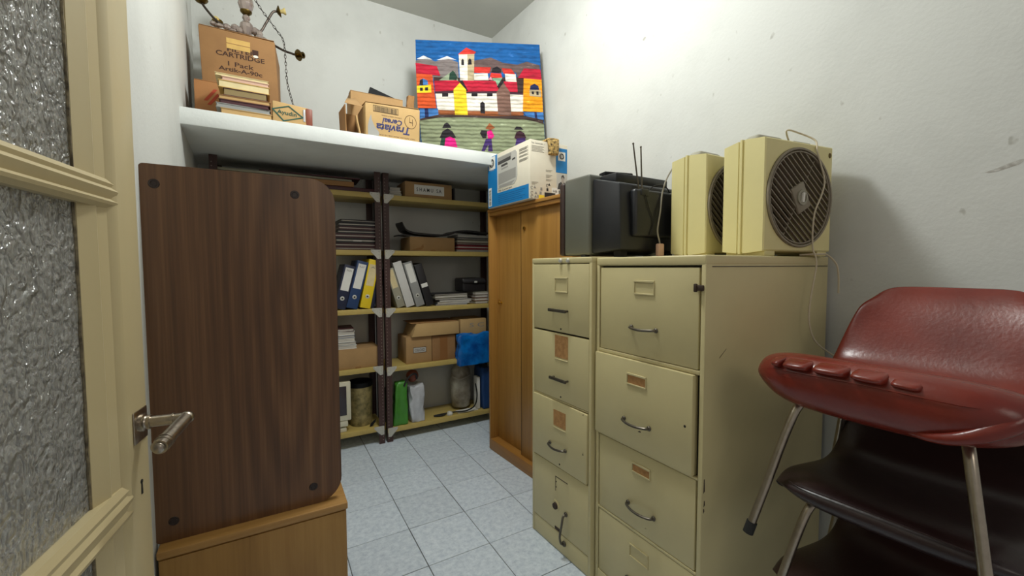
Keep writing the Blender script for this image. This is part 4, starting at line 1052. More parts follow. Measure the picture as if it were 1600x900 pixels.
# local: x to the right (face towards us), y into the room's depth
w_, d_, h_ = .280, .515, .345
m = MB(); m.box(0, w_, 0, d_, 0, h_, .003); m.build('body', M['hp_white'], pc)
fl = frame((-.0005, d_, 0), (0, -1, 0), (0, 0, 1))      # long face, u from far to near
def U(a): return a * d_
def V(a): return a * h_
bs = print_rect('blue_panel', fl, 0.002, U(.25), 0.003, V(.995), M['hp_blue'], pc)
print_rect('blue_panel', fl, U(.25), U(.975), 0.003, V(.255), M['hp_blue'], pc)
def hp_logo(f, cx, cy, s, parent):
    q = print_rect('logo_square', f, cx - s * 1.05, cx + s * 1.05, cy - s, cy + s, M['paper'], parent, .0009)
    m = MB(); m.lathe([(0, .0016), (s * .68, .0016), (s * .68, .0008)], f @ Matrix.Translation((cx, cy, 0)), 24); m.build('logo_disc', M['hp_dark'], q)
    lettering('logo_letters', 'hp', f, cx, cy, s * .78, s * 1.15, M['paper'], q, .002, bold=.02, shear=.25)
hp_logo(fl, U(.115), V(.86), U(.082), pc)
lettering('lettering', 'invent', fl, U(.125), V(.725), .05, .010, M['hp_grey2'], bs, .0012)
m = MB()
pic = [(U(.265), V(.33)), (U(.66), V(.335)), (U(.715), V(.40)), (U(.735), V(.47)), (U(.725), V(.88)), (U(.69), V(.925)), (U(.265), V(.92))]
m.prism(pic, -.0005, .0008, fl); pp = m.build('printer_picture', M['hp_grey2'], pc)
for P, mt in (([(.27, .83), (.60, .86), (.60, .91), (.27, .91)], 'hp_grey'), ([(.275, .775), (.585, .79), (.585, .855), (.275, .835)], 'hp_dark'), ([(.35, .715), (.52, .725), (.50, .765), (.36, .755)], 'hp_dark'),
              ([(.36, .66), (.52, .675), (.52, .70), (.36, .69)], 'hp_grey'), ([(.29, .40), (.70, .44), (.70, .62), (.29, .61)], 'hp_grey'), ([(.30, .34), (.60, .345), (.68, .40), (.30, .385)], 'hp_grey'), ([(.62, .76), (.69, .77), (.69, .80), (.62, .79)], 'hp_dark')):
    m = MB(); m.prism([(U(a), V(b)) for a, b in P], 0, .0013, fl); m.build('printed_shape', M[mt], pp)
lettering('lettering', 'hp LaserJet', fl, U(.45), V(.287), .165, .016, M['hp_dark'], pc, .0006)
for r_, (ln, y) in enumerate([(4, .90), (3, .84), (3, .78), (4, .715)]):
    m = MB()
    for q in range(ln): m.box(U(.775), U(.775 + .19 - .03 * (q % 2)), V(y - .012 * q) - .0012, V(y - .012 * q), -.0005, .0006, M4=fl)
    m.build('small_print', M['ink_grey'], pc, kind='stuff')
m = MB()
for q in range(5): m.box(U(.28), U(.90 - .05 * (q % 3)), V(.20 - .035 * q) - .0014, V(.20 - .035 * q), .0004, .0011, M4=fl)
m.build('small_print', M['ink_blue'], pc, kind='stuff')
lb = print_rect('barcode_label', fl, .010, .052, .012, .135, M['paper'], pc, .0009)
m = MB()
for q in range(14): m.box(.018, .044, .02 + q * .0075, .0235 + q * .0075 + random.uniform(-.001, .002), .0008, .0014, M4=fl)
m.build('barcode', M['ink'], lb, kind='stuff')
ff = frame((0, -.0005, 0), (1, 0, 0), (0, 0, 1))         # short face towards us
def A(x): return x * w_
bp = print_rect('blue_panel', ff, A(.68), A(.985), V(.50), V(.93), M['hp_blue'], pc)
hp_logo(ff, A(.835), V(.79), A(.095), pc)
po = print_rect('portrait_photo', ff, A(.70), A(.985), V(.205), V(.48), M['hp_grey2'], pc, .0008)
for P, mt in (([(.72, .21), (.98, .21), (.97, .30), (.90, .345), (.86, .30), (.82, .345), (.75, .31)], 'hp_dark'), ([(.825, .33), (.845, .31), (.88, .31), (.90, .34), (.90, .41), (.87, .44), (.835, .42)], 'skin_print'), ([(.82, .39), (.83, .45), (.88, .47), (.91, .43), (.905, .40), (.87, .425), (.84, .41)], 'hp_dark'), ([(.855, .30), (.875, .30), (.87, .215), (.858, .215)], 'paper')):
    m = MB(); m.prism([(A(a), V(b)) for a, b in P], .0004, .0014, ff); m.build('printed_shape', M[mt], po)
lettering('lettering', 'hp LaserJet 1', ff, A(.21), V(.945), .095, .012, M['hp_dark'], pc, .0006)
m = MB()
for q in range(5): m.box(A(.04), A(.36 - .04 * (q % 2)), V(.90 - .022 * q) - .0014, V(.90 - .022 * q), -.0005, .0006, M4=ff)
for (x, y, n_) in ((.41, .52, 2), (.41, .435, 3), (.41, .36, 2), (.04, .29, 3)):
    for q in range(n_): m.box(A(x), A(x + .17 - .04 * q), V(y - .02 * q) - .0016, V(y - .02 * q), -.0005, .0006, M4=ff)
m.build('small_print', M['ink_grey'], pc, kind='stuff')
for i, (x, y) in enumerate([(.05, .10), (.15, .105), (.27, .11), (.05, .04), (.14, .045), (.21, .05), (.05, .19), (.12, .20), (.29, .18), (.45, .25), (.50, .27), (.45, .18)]):
    m = MB(); s = A(.03)
    if i % 3 == 0: m.tube([(A(x) + s * math.cos(a), V(y) + s * math.sin(a), 0) for a in [R(q) for q in range(40, 330, 29)]], .0014, 4); m.bm.transform(ff)
    elif i % 3 == 1: m.prism([(A(x) - s, V(y) - s * .7), (A(x) + s, V(y) - s * .7), (A(x), V(y) + s)], -.0005, .0007, ff)
    else: m.box(A(x) - s * .8, A(x) + s * .8, V(y) - s, V(y) + s, -.0005, .0007, M4=ff)
    m.build('packing_symbol', M['ink_grey'] if i < 9 else M['ink'], pc)
print_rect('yellow_label', ff, A(.22), A(.37), V(.005), V(.075), M['yellow_mark'], pc, .0008)
print_rect('black_label', ff, A(.375), A(.66), V(.01), V(.13), M['ink'], pc, .0011)
wl = print_rect('white_sticker', ff, A(.57), A(.83), V(.06), V(.22), M['paper'], pc, .0009)
lettering('lettering', 'HB', ff, A(.65), V(.165), .03, .013, M['ink'], wl, .0016)
print_rect('sticker_bar', ff, A(.755), A(.78), V(.085), V(.19), M['ink'], wl, .0015)
m = MB(); m.hexa([(.10, .02, h_ + .001), (w_ - .002, .02, h_ + .001), (w_ - .002, .22, h_ + .001), (.10, .22, h_ + .001)], [(.10, .018, h_ + .004), (w_ - .002, .018, h_ + .004), (w_ - .002, .22, h_ + .004), (.10, .22, h_ + .004)], .001); m.build('flap', M['cardboard_in'], pc)
lp = MB(); lp.box(-.036, .036, -.013, .009, -.088, 0.0, .010, 4); lp.box(-.036, .036, -.008, .09, -.002, .010, .004, 3)
bmesh.ops.subdivide_edges(lp.bm, edges=lp.bm.edges[:], cuts=1); lp.jitter(.008, 26, 3)
for v in lp.bm.verts:
    if v.co.y > .010: v.co.z = max(v.co.z, -.001)
    else: v.co.y = min(v.co.y, .008)
o = lp.build('leopard_pouch', M['leopard'], None, 70); o.location = (1.332 + .155, 2.068, 1.7128 + h_ + .007); tag(o, 'leopard print cloth pouch hanging over the top edge of the printer carton', 'pouch')

# ================================================================== filing cabinets
def cabinet(label, loc, rot, W, D, H, drawers, rail_top):
    t = thing('filing_cabinet', label, 'filing cabinet', loc, rot, 'cream four drawer filing cabinets')
    e = 0.016
    m = MB()
    m.box(0.0, D, -e, 0, 0, H - .0005, .003); m.box(0.0, D, -W, -W + e, 0, H - .0005, .003)
    m.box(D - .01, D, -W + e, -e, 0, H - .001)
    m.build('side_panels', M['cabinet'], t)
    m = MB(); m.box(-.001, D + .0005, -W - .001, .001, H - rail_top, H, .006, 3); m.build('top_panel', M['cabinet'], t)
    zl = min(d['box'][2] for d in drawers)
    m = MB(); m.box(.001, D - .01, -W + e, -e, 0.004, zl - .003, .002); m.build('plinth', M['cabinet'], t)
    m = MB(); m.box(.020, D - .012, -W + e + .001, -e - .001, .061, H - rail_top - .003); m.build('drawer_box', M['cabinet_shade'], t)
    zs = sorted((d['box'][2], d['box'][3]) for d in drawers)
    for (a0, a1), (b0, b1) in zip(zs, zs[1:]):
        if b0 - a1 > .0095:
            m = MB(); m.box(.0, .018, -W + e, -e, a1 + .002, b0 - .002, .001); m.build('cross_rail', M['cabinet'], t)
    for d in drawers:
        y0, y1, z0, z1, out, tw = d['box']
        dd = bpy.data.objects.new('drawer', None); COL.objects.link(dd); dd.parent = t
        m = MB()
        m.box(-out, .017, y0, y1, z0, z1, .003, 2, Matrix.Translation((0, 0, (z0 + z1) / 2)) @ Matrix.Rotation(R(tw), 4, 'X') @ Matrix.Translation((0, 0, -(z0 + z1) / 2)))
        m.build('drawer_front', M['cabinet'], dd)
        f = frame((-out - .0002, 0, 0), (0, -1, 0), (0, 0, 1))     # local x = -y
        for kind, a, b, c_, e_ in d['fit']:
            # a..b along -y, c_..e_ in z
            if kind == 'frame' or kind == 'frame_card':
                m = MB(); r_ = .0035
                for x0, x1, q0, q1, th in ((a, b, e_ - .007, e_, .005), (a, b, c_, c_ + .006, .004), (a, a + r_, c_, e_, .0035), (b - r_, b, c_, e_, .0035)): m.box(x0, x1, q0, q1, -.0005, th, .001, 1, f)
                m.build('label_holder', M['cabinet'], dd)
                if kind == 'frame_card': print_rect('card_label', f, a + .005, b - .005, c_ + .006, e_ - .007, M['card_brown'], dd, .0008)
            elif kind == 'card':
                m = MB(); bmx = m.box(a, b, c_, e_, -.0004, .0008, M4=f); m.build('card_label', M['card_brown'], dd)
                m = MB(); m.box(a, b, c_ - .012, c_ - .006, -.0004, .003, .001, 1, f); m.build('label_holder', M['cabinet'], dd)
            elif kind == 'bar':
                m = MB(); m.box(a - .004, b + .004, c_ - .007, c_ + .007, .016, .026, .003, 2, f); m.cyl(f @ Vector((a + .006, c_, 0)), f @ Vector((a + .006, c_, .02)), .005, seg=10); m.cyl(f @ Vector((b - .006, c_, 0)), f @ Vector((b - .006, c_, .02)), .005, seg=10); m.build('handle', M['gunmetal'], dd)
            elif kind == 'bow':
                m = MB(); m.tube([f @ Vector(p) for p in ((a, c_, 0), (a + .004, c_, .016), (a + .03, c_ - .002, .026), ((a + b) / 2, c_ - .003, .029), (b - .03, c_ - .002, .026), (b - .004, c_, .016), (b, c_, 0))], .0048, 8, 5)
                m.ball(f @ Vector((a, c_, .003)), .009, .7, 1, 1, 10); m.ball(f @ Vector((b, c_, .003)), .009, .7, 1, 1, 10); m.build('handle', M['gunmetal'], dd)
            elif kind == 'bowv':
                m = MB(); m.tube([f @ Vector(p) for p in ((a, e_, 0), (a, e_ - .006, .018), (a + .001, e_ - .04, .027), (b, c_ + .04, .027), (b, c_ + .006, .018), (b, c_, 0))], .0052, 8, 5)
                m.ball(f @ Vector((a, e_, .003)), .011, .6, 1, 1, 10); m.ball(f @ Vector((b, c_, .003)), .013, .6, 1, 1, 10); m.build('handle', M['gunmetal'], dd)
            elif kind == 'hole':
                m = MB(); m.cyl(f @ Vector((a, c_, -.001)), f @ Vector((a, c_, .0006)), .0042, seg=10); m.build('rivet_hole', M['dark_hole'], dd)
            elif kind == 'dial':
                m = MB(); m.lathe([(0, .004), (.022, .004), (.026, 0)], f @ Matrix.Translation((a, c_, 0)), 20); q = m.build('combination_dial', M['cabinet'], dd)
                m = MB(); m.lathe([(0, .013), (.014, .012), (.016, .003)], f @ Matrix.Translation((a + .002, c_, 0)), 12); m.box(-.003, .004, -.016, .012, .003, .012, .001, 1, f @ Matrix.Translation((a, c_, 0)) @ Matrix.Rotation(R(35), 4, 'Z')); m.build('dial_knob', M['rust'], q)
            elif kind == 'slot':
                m = MB(); m.box(a, b, c_, e_, -.0005, .0012, M4=f); m.build('lock_plate', M['rust'], dd)
            elif kind == 'chip':
                m = MB(); m.prism([(a, c_), (b, c_ + .002), (b - .003, e_), (a + .006, e_ - .002)], -.0005, .0004, f); m.build('paint_chip', M['rust'], dd)
            elif kind == 'mark':
                m = MB()
                for x0, x1, q0, q1 in ((a, b, e_ - .003, e_), (a, a + .003, c_, e_)): m.box(x0, x1, q0, q1, -.0005, .0008, M4=f)
                for x0, q0 in ((a + .006, c_ + .02), (a + .006, c_ + .045)): m.cyl(f @ Vector((x0, q0, -.001)), f @ Vector((x0, q0, .001)), .003, seg=8)
                m.build('old_holder_mark', M['rust'], dd)
    return t
cl = cabinet('filing cabinet with a dial and vertical handle on its lowest drawer, beside the golden cupboard', (1.105, 1.709, 0), 2.5, 0.416, 0.70, 1.352, [
    dict(box=(-.402, -.016, 1.020, 1.323, .002, 0), fit=[('frame', .182, .270, 1.197, 1.265), ('bar', .162, .275, 1.118, 0), ('hole', .223, 0, 1.035, 0)]),
    dict(box=(-.402, -.016, .712, 1.012, .002, .0), fit=[('card', .182, .272, .905, 1.005), ('bar', .170, .278, .810, 0), ('hole', .223, 0, .728, 0)]),
    dict(box=(-.398, -.018, .404, .702, .008, .4), fit=[('card', .179, .265, .590, .663), ('bow', .155, .265, .498, 0), ('hole', .223, 0, .420, 0), ('chip', .372, .380, .520, .535), ('chip', .372, .380, .69, .698)]),
    dict(box=(-.402, -.016, .094, .396, .001, 0), fit=[('mark', .185, .272, .280, .350), ('dial', .189, 0, .212, 0), ('bowv', .262, .250, .063, .205), ('slot', .182, .216, .098, .112)]),
], .026)
for y in (-.222, -.272):
    m = MB(); m.lathe([(0, 0), (.009, 0), (.010, .004), (.007, .010), (0, .011)], frame((-.001, y, 1.3385), (0, -1, 0), (0, 0, 1)), 14); m.build('lock_button', M['zinc'], cl)
cr = cabinet('filing cabinet with bowed handles and a bracket at its top drawer, under the two fans', (1.143, 1.287, 0), .5, 0.486, 0.780, 1.347, [
    dict(box=(-.462, -.022, .987, 1.308, -.002, 0), fit=[('frame', .198, .290, 1.210, 1.262), ('bow', .188, .300, 1.090, 0)]),
    dict(box=(-.456, -.008, .645, .970, .012, 0), fit=[('frame_card', .180, .272, .878, .922), ('bow', .170, .288, .745, 0), ('hole', .430, 0, .80, 0), ('chip', .235, .25, .715, .722)]),
    dict(box=(-.463, -.022, .335, .634, -.001, 0), fit=[('frame_card', .198, .284, .550, .590), ('bow', .182, .302, .424, 0), ('hole', .262, 0, .57, 0), ('chip', .26, .268, .365, .369)]),
    dict(box=(-.463, -.022, .064, .322, -.001, 0), fit=[('frame', .190, .280, .220, .272), ('bow', .182, .302, .13, 0)]),
], .032)
m = MB(); m.box(-.010, .0, -.482, -.452, 1.236, 1.254, .003); m.box(-.014, -.004, -.462, -.452, 1.232, 1.258, .003); m.build('latch_bracket', M['rust'], cr)
m = MB(); m.box(.03, .77, -.4878, -.4855, 1.3095, 1.3125); m.build('seam_line', M['gunmetal'], cr)
for (x, z0, z1) in ((.008, .60, .645), (.010, .555, .575), (.008, .535, .55)):
    m = MB(); m.prism([(x, z0), (x + .006, z0 + .006), (x + .004, z1), (x + .001, z1)], 0, .0006, frame((0, -.4862, 0), (1, 0, 0), (0, 0, 1))); m.build('paint_chip', M['rust'], cr)
m = MB(); m.prism([(.075, 1.02), (.11, 1.045), (.112, 1.048), (.077, 1.024)], 0, .0004, frame((0, -.4862, 0), (1, 0, 0), (0, 0, 1))); m.build('scratch', M['gunmetal'], cr)

# ================================================================== television
TZ = 1.3525
tv = thing('television', 'bulky black tube television turned away, rod aerial on its back', 'television', (1.238, 1.445, TZ), 1.5)
HT = .372
m = MB(); m.box(0, .46, 0.0, .178, .012, HT, .012, 3)
bo = m.build('front_housing', M['tv_side'], tv)
m = MB(); m.box(-.003, .463, .1785, .215, .012, HT - .012, .012, 3); m.build('bezel', M['tv_trim'], tv)
m = MB(); m.box(.03, .43, .2145, .219, .06, HT - .05, .010, 3); m.build('screen', M['screen'], tv)
m = MB(); m.hexa([(.022, -.165, .03), (.44, -.165, .03), (.44, -.0005, .016), (.012, -.0005, .016)], [(.030, -.150, HT - .060), (.43, -.150, HT - .060), (.44, -.0005, HT - .022), (.016, -.0005, HT - .022)], .010); m.build('back_shell', M['tv_shell'], tv)
m = MB(); m.box(.06, .40, -.10, -.001, HT - .05, HT - .006, .008); m.build('vent_hood', M['tv_shell'], tv)
m = MB(); m.box(.085, .36, -.188, -.150, .085, HT - .085, .014, 3); m.build('tube_bump', M['tv_shell'], tv)
m = MB(); m.box(.004, .03, .03, .06, .0, .013); m.box(.42, .45, .03, .06, 0, .013); m.box(.06, .10, -.13, -.09, .0, .034); m.box(.36, .40, -.13, -.09, .0, .034); m.build('foot', M['rubber'], tv)
for a, b in (((.130, -.166, HT - .10), (.098, -.160, HT + .105)), ((.148, -.166, HT - .10), (.138, -.166, HT + .095))):
    m = MB(); m.tube([a, b], [.0038, .0032], 8); m.ball(b, .0045, 1, 1, 1, 8); m.build('aerial_rod', M['gunmetal'], tv)
m = MB(); m.box(.115, .165, -.192, -.150, HT - .115, HT - .085, .005); m.build('aerial_base', M['tv_shell'], tv)
m = MB(); m.tube([(.15, -.188, HT - .10), (.19, -.191, HT - .07), (.24, -.191, HT - .06), (.29, -.185, HT - .07), (.33, -.17, HT - .10)], .0025, 6, 6); m.tube([(.14, -.192, HT - .11), (.16, -.193, HT - .16), (.19, -.193, HT - .22), (.17, -.192, HT - .28)], .002, 6, 6); m.build('aerial_lead', M['rubber'], tv)
m = MB(); m.box(-.075, .075, -.028, .028, 0, .022, .005); o = m.build('remote_control', M['black']); o.location = (1.415, 1.465, TZ + HT + .0008); o.rotation_euler = (0, 0, R(-12)); tag(o, 'black remote control lying on top of the television', 'remote control')
m = MB(); m.box(-.02, .05, -.018, .018, .0222, .0236, .0004); r_ = m.build('key_field', M['gunmetal'], o)

# ================================================================== fans
def box_fan(label, loc, rot):
    t = thing('box_fan', label, 'fan', loc, rot, 'cream box fans')
    W, D, H, zb = .388, .172, .418, .010    # local: x right, y back, front face at y = 0
    def shell(y0, y1, ins0, ins1):
        m = MB(); m.bm.free(); m.bm = bmesh.new(); t2 = bmesh.new()
        q = [];
        for y, s in ((y0, ins0), (y1, ins1)):
            row = []; rr = .022
            for cx, cz, a0 in ((W - s - rr, zb + s + rr, -90), (W - s - rr, H - s - rr, 0), (s + rr, H - s - rr, 90), (s + rr, zb + s + rr, 180)):
                for i in range(5):
                    a = R(a0 + 22.5 * i); row.append((cx + rr * math.cos(a), y, cz + rr * math.sin(a)))
            q.append(row)
        return q
    c = (W * .5, H * .505); RG = .176
    # the housing is one moulded tunnel: outer wall, front and back face with a round opening
    bmh = bmesh.new(); N = 40
    def square(i):
        q = i / N * 4; side = int(q) % 4; f_ = (q - int(q)) * 2 - 1
        f_ = math.copysign(abs(f_) ** .85, f_)
        return ((1, f_), (-f_, 1), (-1, -f_), (f_, -1))[side]
    def outline(y, s):
        out = []
        for i in range(N):
            dx, dz = square(i)
            hw, hh = W / 2 - s, (H - zb) / 2 - s
            out.append(bmh.verts.new((W / 2 + dx * hw, y, (H + zb) / 2 + dz * hh)))
        return out
    def circ(y, r): return [bmh.verts.new((c[0] + r * math.cos(a), y, c[1] + r * math.sin(a))) for a in [math.atan2(square(i)[1], square(i)[0]) for i in range(N)]]
    loops = [circ(.150, RG - .006), circ(.012, RG), circ(.0, RG + .004), outline(0.0, .012), outline(.004, .0075), outline(.074, .0), outline(.0745, -.0), outline(.076, .004), outline(.082, .004), outline(.0835, -.002), outline(.092, -.002), outline(.0935, .004), outline(.099, .004), outline(.1005, .001), outline(.166, .008), outline(D, .014), circ(D, RG), circ(.150, RG - .006)]
    for a, b in zip(loops, loops[1:]):
        for i in range(N): bmh.faces.new((a[i], a[(i + 1) % N], b[(i + 1) % N], b[i]))
    bmesh.ops.remove_doubles(bmh, verts=bmh.verts, dist=1e-6); bmesh.ops.recalc_face_normals(bmh, faces=bmh.faces)
    m = MB(); m.bm.free(); m.bm = bmh; m.build('housing', M['fan'], t, 25)
    m = MB()
    for x in (.02, W - .075): m.box(x, x + .055, .004, .16, 0, .020, .003)
    m.build('foot', M['fan'], t)
    m = MB(); m.lathe([(0, .148), (RG - .004, .148), (RG - .004, .152), (0, .152)], frame((c[0], 0, c[1]), (1, 0, 0), (0, 0, -1)), 32); m.build('back_plate', M['fan_dark'], t)
    # blades
    bl = bpy.data.objects.new('impeller', None); COL.objects.link(bl); bl.parent = t; bl.location = (c[0], .085, c[1])
    m = MB(); m.lathe([(0, -.03), (.03, -.03), (.036, -.02), (.036, .03), (0, .03)], frame((0, 0, 0), (1, 0, 0), (0, 0, -1)), 20); m.build('hub', M['fan_blade'], bl)
    for k_ in range(5):
        m = MB(); a0 = 72 * k_
        P = [(.03, -.012), (.10, -.045), (.150, -.045), (.162, 0.0), (.150, .045), (.10, .03), (.03, .012)]
        m.prism(P, -.0015, .0015, Matrix.Rotation(R(a0), 4, 'Y') @ frame((0, 0, 0), (1, 0, 0), (0, 0.5, 1))); m.build('blade', M['fan_blade'], bl)
    # front grille: ring, slanted bars, centre plate with a knob
    fr = frame((c[0], 0.0, c[1]), (1, 0, 0), (0, 0, 1))
    gr = bpy.data.objects.new('front_grille', None); COL.objects.link(gr); gr.parent = t
    m = MB()
    for rr, tr in ((RG - .001, .0055), (RG - .011, .0036)):
        m.tube([fr @ Vector((rr * math.cos(2 * math.pi * q / 48), rr * math.sin(2 * math.pi * q / 48), .003)) for q in range(48)], tr, 6, 0, True)
    m.build('ring', M['fan_grille'], gr, 60)
    m = MB(); rot_ = Matrix.Rotation(R(-38), 4, 'Z'); nb = 17
    for q in range(nb):
        o_ = -RG + (q + .7) * 2 * RG / (nb + .4); hl = math.sqrt(max(0, (RG - .010) ** 2 - o_ * o_))
        if hl < .02: continue
        m.box(-hl, hl, o_ - .0019, o_ + .0019, -.007, .0035, M4=fr @ rot_)
    m.build('grille_bars', M['fan_grille'], gr, kind='stuff')
    m = MB(); m.box(-.002, .002, -RG + .01, RG - .01, -.010, -.002, M4=fr @ rot_ @ Matrix.Rotation(R(8), 4, 'Z')); m.build('stay', M['fan_grille'], gr)
    m = MB(); m.box(-.050, .050, -.038, .038, -.006, .008, .006, 2, fr @ Matrix.Rotation(R(-62), 4, 'Z')); cp = m.build('centre_plate', M['fan_grille'], gr)
    m = MB(); m.lathe([(.020, .008), (.027, .008), (.027, .013), (.020, .013), (.019, .009), (0, .009)], fr, 24); m.build('dial', M['fan_handle'], cp)
    m = MB(); m.box(-.005, .005, -.018, .018, .008, .018, .003, 2, fr @ Matrix.Rotation(R(-6), 4, 'Z')); m.build('dial_grip', M['paper'], cp)
    m = MB(); m.lathe([(0, .002), (.007, .002), (.008, 0)], fr @ Matrix.Translation((.168, .168, 0)) @ Matrix.Diagonal((1, 1.25, 1, 1)), 16); m.build('badge', M['brass_old'], t)
    # domed rear grille
    rg = MB(); fb_ = frame((c[0], D, c[1]), (1, 0, 0), (0, 0, -1))
    for i in range(11):
        q = (i + 1) / 11.5; rg.tube([fb_ @ Vector((RG * q * math.cos(2 * math.pi * s / 32), RG * q * math.sin(2 * math.pi * s / 32), .030 * (1 - q ** 3))) for s in range(32)], .0018, 4, 0, True)
    for i in range(12):
        a = 2 * math.pi * i / 12; rg.tube([fb_ @ Vector((RG * q * math.cos(a), RG * q * math.sin(a), .030 * (1 - q ** 3) - .002)) for q in (.1, .4, .7, .9, .99)], .0016, 4)
    rg.build('rear_grille', M['fan_grille'], t, kind='stuff')
    m = MB(); m.hexa([(.03, .055, H - .001), (.215, .055, H - .001), (.215, .118, H - .001), (.03, .118, H - .001)], [(.062, .066, H + .027), (.18, .066, H + .027), (.18, .112, H + .027), (.062, .112, H + .027)], .008); m.build('carry_handle', M['fan_handle'], t)
    m = MB(); m.box(.222, .32, .045, .10, H - .001, H + .014, .003); m.build('switch_panel', M['fan_handle'], t)
    return t
F1 = box_fan('front cream box fan showing its round grille, flex draped over it', (1.482, .823, 1.3477), -7.0)
F2 = box_fan('rear cream box fan, standing behind the one with the flex over its grille', (1.500, 1.058, 1.3477), 0.0)
# front fan flex (local coordinates of the fan): from the switch over the face and down the cabinet side
m = MB(); m.tube([(.24, .075, .436), (.20, .058, .470), (.255, .045, .462), (.29, .010, .430), (.272, -.008, .385), (.292, -.010, .34), (.318, -.010, .28), (.302, -.010, .225), (.268, -.010, .165), (.258, -.010, .10), (.262, -.010, .03), (.268, -.020, -.012), (.262, -.022, -.06), (.235, -.024, -.16), (.225, -.028, -.24), (.250, -.035, -.31), (.300, -.055, -.355), (.345, -.07, -.380)], .0032, 7, 6)
fx1 = m.build('flex', M['cord'], F1)
m = MB(); m.cyl((.345, -.07, -.380), (.385, -.08, -.372), .008, .011, 12); m.cyl((.385, -.078, -.368), (.402, -.082, -.365), .002, seg=6); m.cyl((.385, -.084, -.376), (.402, -.088, -.373), .002, seg=6); m.build('plug', M['paper'], fx1)
m = MB(); m.tube([(.25, .03, -.0005 + .006), (.30, -.012, .008), (.345, -.014, .004), (.372, -.030, -.03), (.382, -.034, -.08), (.384, -.034, -.14)], .0032, 7, 6); m.build('spare_flex', M['cord'], F1)
# rear fan flex hangs behind the television
m = MB(); m.tube([(.10, .14, .425), (.06, .180, .415), (.02, .196, .36), (-.01, .200, .29), (-.035, .190, .20), (-.055, .186, .12), (-.045, .184, .075), (-.042, .183, .06)], .0034, 7, 6); fx2 = m.build('flex', M['cord_grey'], F2)
m = MB(); m.box(-.060, -.026, .172, .192, .008, .062, .005, 2); m.build('plug', M['plug_pink'], fx2)

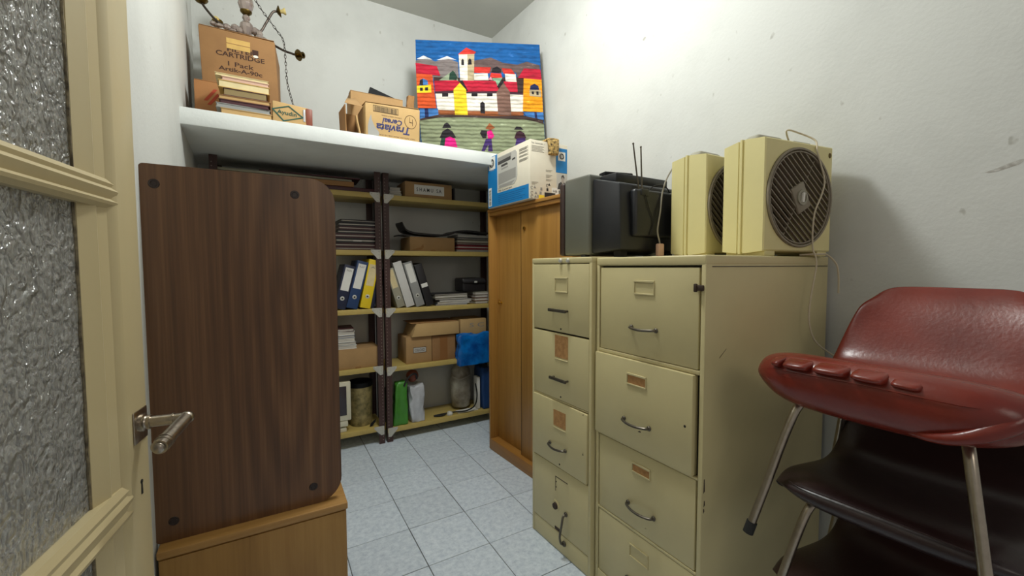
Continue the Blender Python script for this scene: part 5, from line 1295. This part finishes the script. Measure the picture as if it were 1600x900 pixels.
# ================================================================== stacked chairs
def chair(label, loc, rot, mat, seed, wide=1.0, padded=True):
    t = thing('shell_chair', label, 'chair', loc, rot, 'padded shell chairs stacked at the right wall')
    # local: x forward, y sideways; profile of (forward, height, half width, side roll, side lift)
    prof = [(.205, .376, .225), (.265, .376, .243), (.308, .398, .252), (.326, .442, .256), (.314, .488, .257), (.278, .512, .258), (.215, .506, .258), (.140, .470, .258), (.03, .426, .258),
            (-.065, .412, .256), (-.125, .424, .252), (-.168, .458, .248), (-.200, .512, .238), (-.232, .576, .220), (-.268, .634, .204), (-.306, .676, .192), (-.326, .690, .184)]
    if not padded:
        prof[:8] = [(.200, .386, .225), (.255, .388, .245), (.296, .402, .254), (.312, .426, .258), (.302, .448, .260), (.270, .457, .260), (.215, .455, .260), (.140, .446, .260)]
    prof = [(q[0], q[1], q[2] * wide) for q in prof]
    NU = 16
    def surf(off):
        rows = []
        for k_, (fwd, z, hw) in enumerate(prof):
            s = k_ / (len(prof) - 1); row = []
            a = prof[max(k_ - 1, 0)]; b = prof[min(k_ + 1, len(prof) - 1)]
            tx, tz = b[0] - a[0], b[1] - a[1]; l_ = math.hypot(tx, tz); nx, nz = tz / l_, -tx / l_     # points away from the sitter... checked below
            front = max(0, 1 - k_ / 7.0); back = max(0, (k_ - 10) / 6.0)
            for j in range(NU + 1):
                u = -1 + 2 * j / NU; au = abs(u)
                x = fwd - front * (.100 * au ** 6) + back * .055 * au ** 2.4 * (1 - .35 * back)
                zz = z + (.018 * au ** 2 if 6 <= k_ <= 12 else 0) - (.030 * au ** 6 if 4 <= k_ <= 12 else 0) - (.045 * au ** 8 if k_ >= 15 else 0) + (.020 * au ** 4 if k_ < 3 else 0)
                y = u * hw
                if front > 0.05 and padded: zz += .010 * math.cos(au * math.pi * .5) * (1 if k_ >= 3 else -.6)
                row.append(Vector((x + nx * off, y, zz + nz * off)))
            rows.append(row)
        return rows
    bmc = bmesh.new()
    top = surf(0.0); bot = surf(-.026)
    vt = [[bmc.verts.new(p) for p in r] for r in top]
    vb = []
    for k_, r in enumerate(bot):
        row = []
        for j, p in enumerate(r):
            au = abs(-1 + 2 * j / NU); q = Vector(p); q.y *= .97
            row.append(bmc.verts.new(q))
        vb.append(row)
    K = len(prof)
    for a in range(K - 1):
        for j in range(NU):
            bmc.faces.new((vt[a][j], vt[a][j + 1], vt[a + 1][j + 1], vt[a + 1][j])); bmc.faces.new((vb[a][j], vb[a + 1][j], vb[a + 1][j + 1], vb[a][j + 1]))
    for a in range(K - 1):
        for j in (0, NU): bmc.faces.new((vt[a][j], vt[a + 1][j], vb[a + 1][j], vb[a][j]))
    for a in (0, K - 1):
        for j in range(NU): bmc.faces.new((vt[a][j], vt[a][j + 1], vb[a][j + 1], vb[a][j]))
    bmesh.ops.recalc_face_normals(bmc, faces=bmc.faces)
    m = MB(); m.bm.free(); m.bm = bmc
    o = m.build('seat_shell', M[mat], t, 180)
    md = o.modifiers.new('soft', 'SUBSURF'); md.levels = 2; md.render_levels = 2
    # padded roll along the front lip with tuck seams
    for i in range(5 if padded else 0):
        y0, y1 = ((-.195, -.166), (-.164, -.095), (-.093, -.017), (-.015, .053), (.055, .110))[i]
        P = []
        for q in range(6):
            y = y0 + (y1 - y0) * q / 5; au = abs(y / .25); P.append((.272 - .100 * au ** 6 * .8, y, (.4885 if i < 4 else .486) + .010 * math.cos(au * math.pi / 2)))
        tb = bmesh.new(); rings = []
        for q, p in enumerate(P):
            e_ = min(q, 5 - q); rr = (.029, .031, .0315)[e_] * (1 if i < 4 else .8)
            rings.append([tb.verts.new((p[0] + 2.2 * rr * math.cos(2 * math.pi * s / 10), p[1], p[2] + rr * .50 * math.sin(2 * math.pi * s / 10))) for s in range(10)])
        for a_, b_ in zip(rings, rings[1:]):
            for s in range(10): tb.faces.new((a_[s], a_[(s + 1) % 10], b_[(s + 1) % 10], b_[s]))
        tb.faces.new(rings[0][::-1]); tb.faces.new(rings[-1]); bmesh.ops.recalc_face_normals(tb, faces=tb.faces)
        m = MB(); m._add(tb); q = m.build('front_pad', M[mat], o, 180); md = q.modifiers.new('soft', 'SUBSURF'); md.levels = 1; md.render_levels = 1
    m = MB(); m.tube([((.3215 if padded else .304) - .100 * (abs(y) / .25) ** 6 * .85, y, (.474 if padded else .4445) + .008 * math.cos(y / .25 * math.pi / 2)) for y in [(-.19 + .38 * q / 14) for q in range(15)]], .0016, 5); m.build('stitching', M[mat], o)
    if padded:      # the leather has slipped into a fold at one front corner
        m = MB(); m.tube([(.282, .075, .392), (.306, .125, .398), (.308, .175, .416), (.278, .222, .450), (.215, .252, .485)], [.006, .024], 10, 6); m.build('leather_fold', M[mat], o, 180)
    # tubular legs, each with a rubber foot
    for sx, sy in ((1, 1), (1, -1), (-1, 1), (-1, -1)):
        if sx > 0: pts = [(.10, sy * .120, .402), (.17, sy * .142, .396), (.222, sy * .160, .372), (.250, sy * .175, .310), (.325, sy * .232, .012)]
        else: pts = [(-.06, sy * .120, .398), (-.12, sy * .150, .392), (-.155, sy * .185, .365), (-.172, sy * .206, .310), (-.235, sy * .265, .012)]
        m = MB(); m.tube(pts[:4] + [Vector(pts[3]).lerp(Vector(pts[4]), .5), pts[4]], .0108, 12, 6); lg = m.build('leg', M['chrome'], t, 60)
        a, b = Vector(pts[4]), Vector(pts[3]); d = (b - a).normalized()
        m = MB(); m.cyl(a - d * .012, a + d * .022, .0135, seg=14); m.build('foot_cap', M['rubber'], lg)
    m = MB(); m.box(-.08, .13, -.125, -.105, .398, .410, .002); m.box(-.08, .13, .105, .125, .398, .410, .002); m.build('seat_bracket', M['gunmetal'], t)
    return t
CX, CY = 1.475, 0.42
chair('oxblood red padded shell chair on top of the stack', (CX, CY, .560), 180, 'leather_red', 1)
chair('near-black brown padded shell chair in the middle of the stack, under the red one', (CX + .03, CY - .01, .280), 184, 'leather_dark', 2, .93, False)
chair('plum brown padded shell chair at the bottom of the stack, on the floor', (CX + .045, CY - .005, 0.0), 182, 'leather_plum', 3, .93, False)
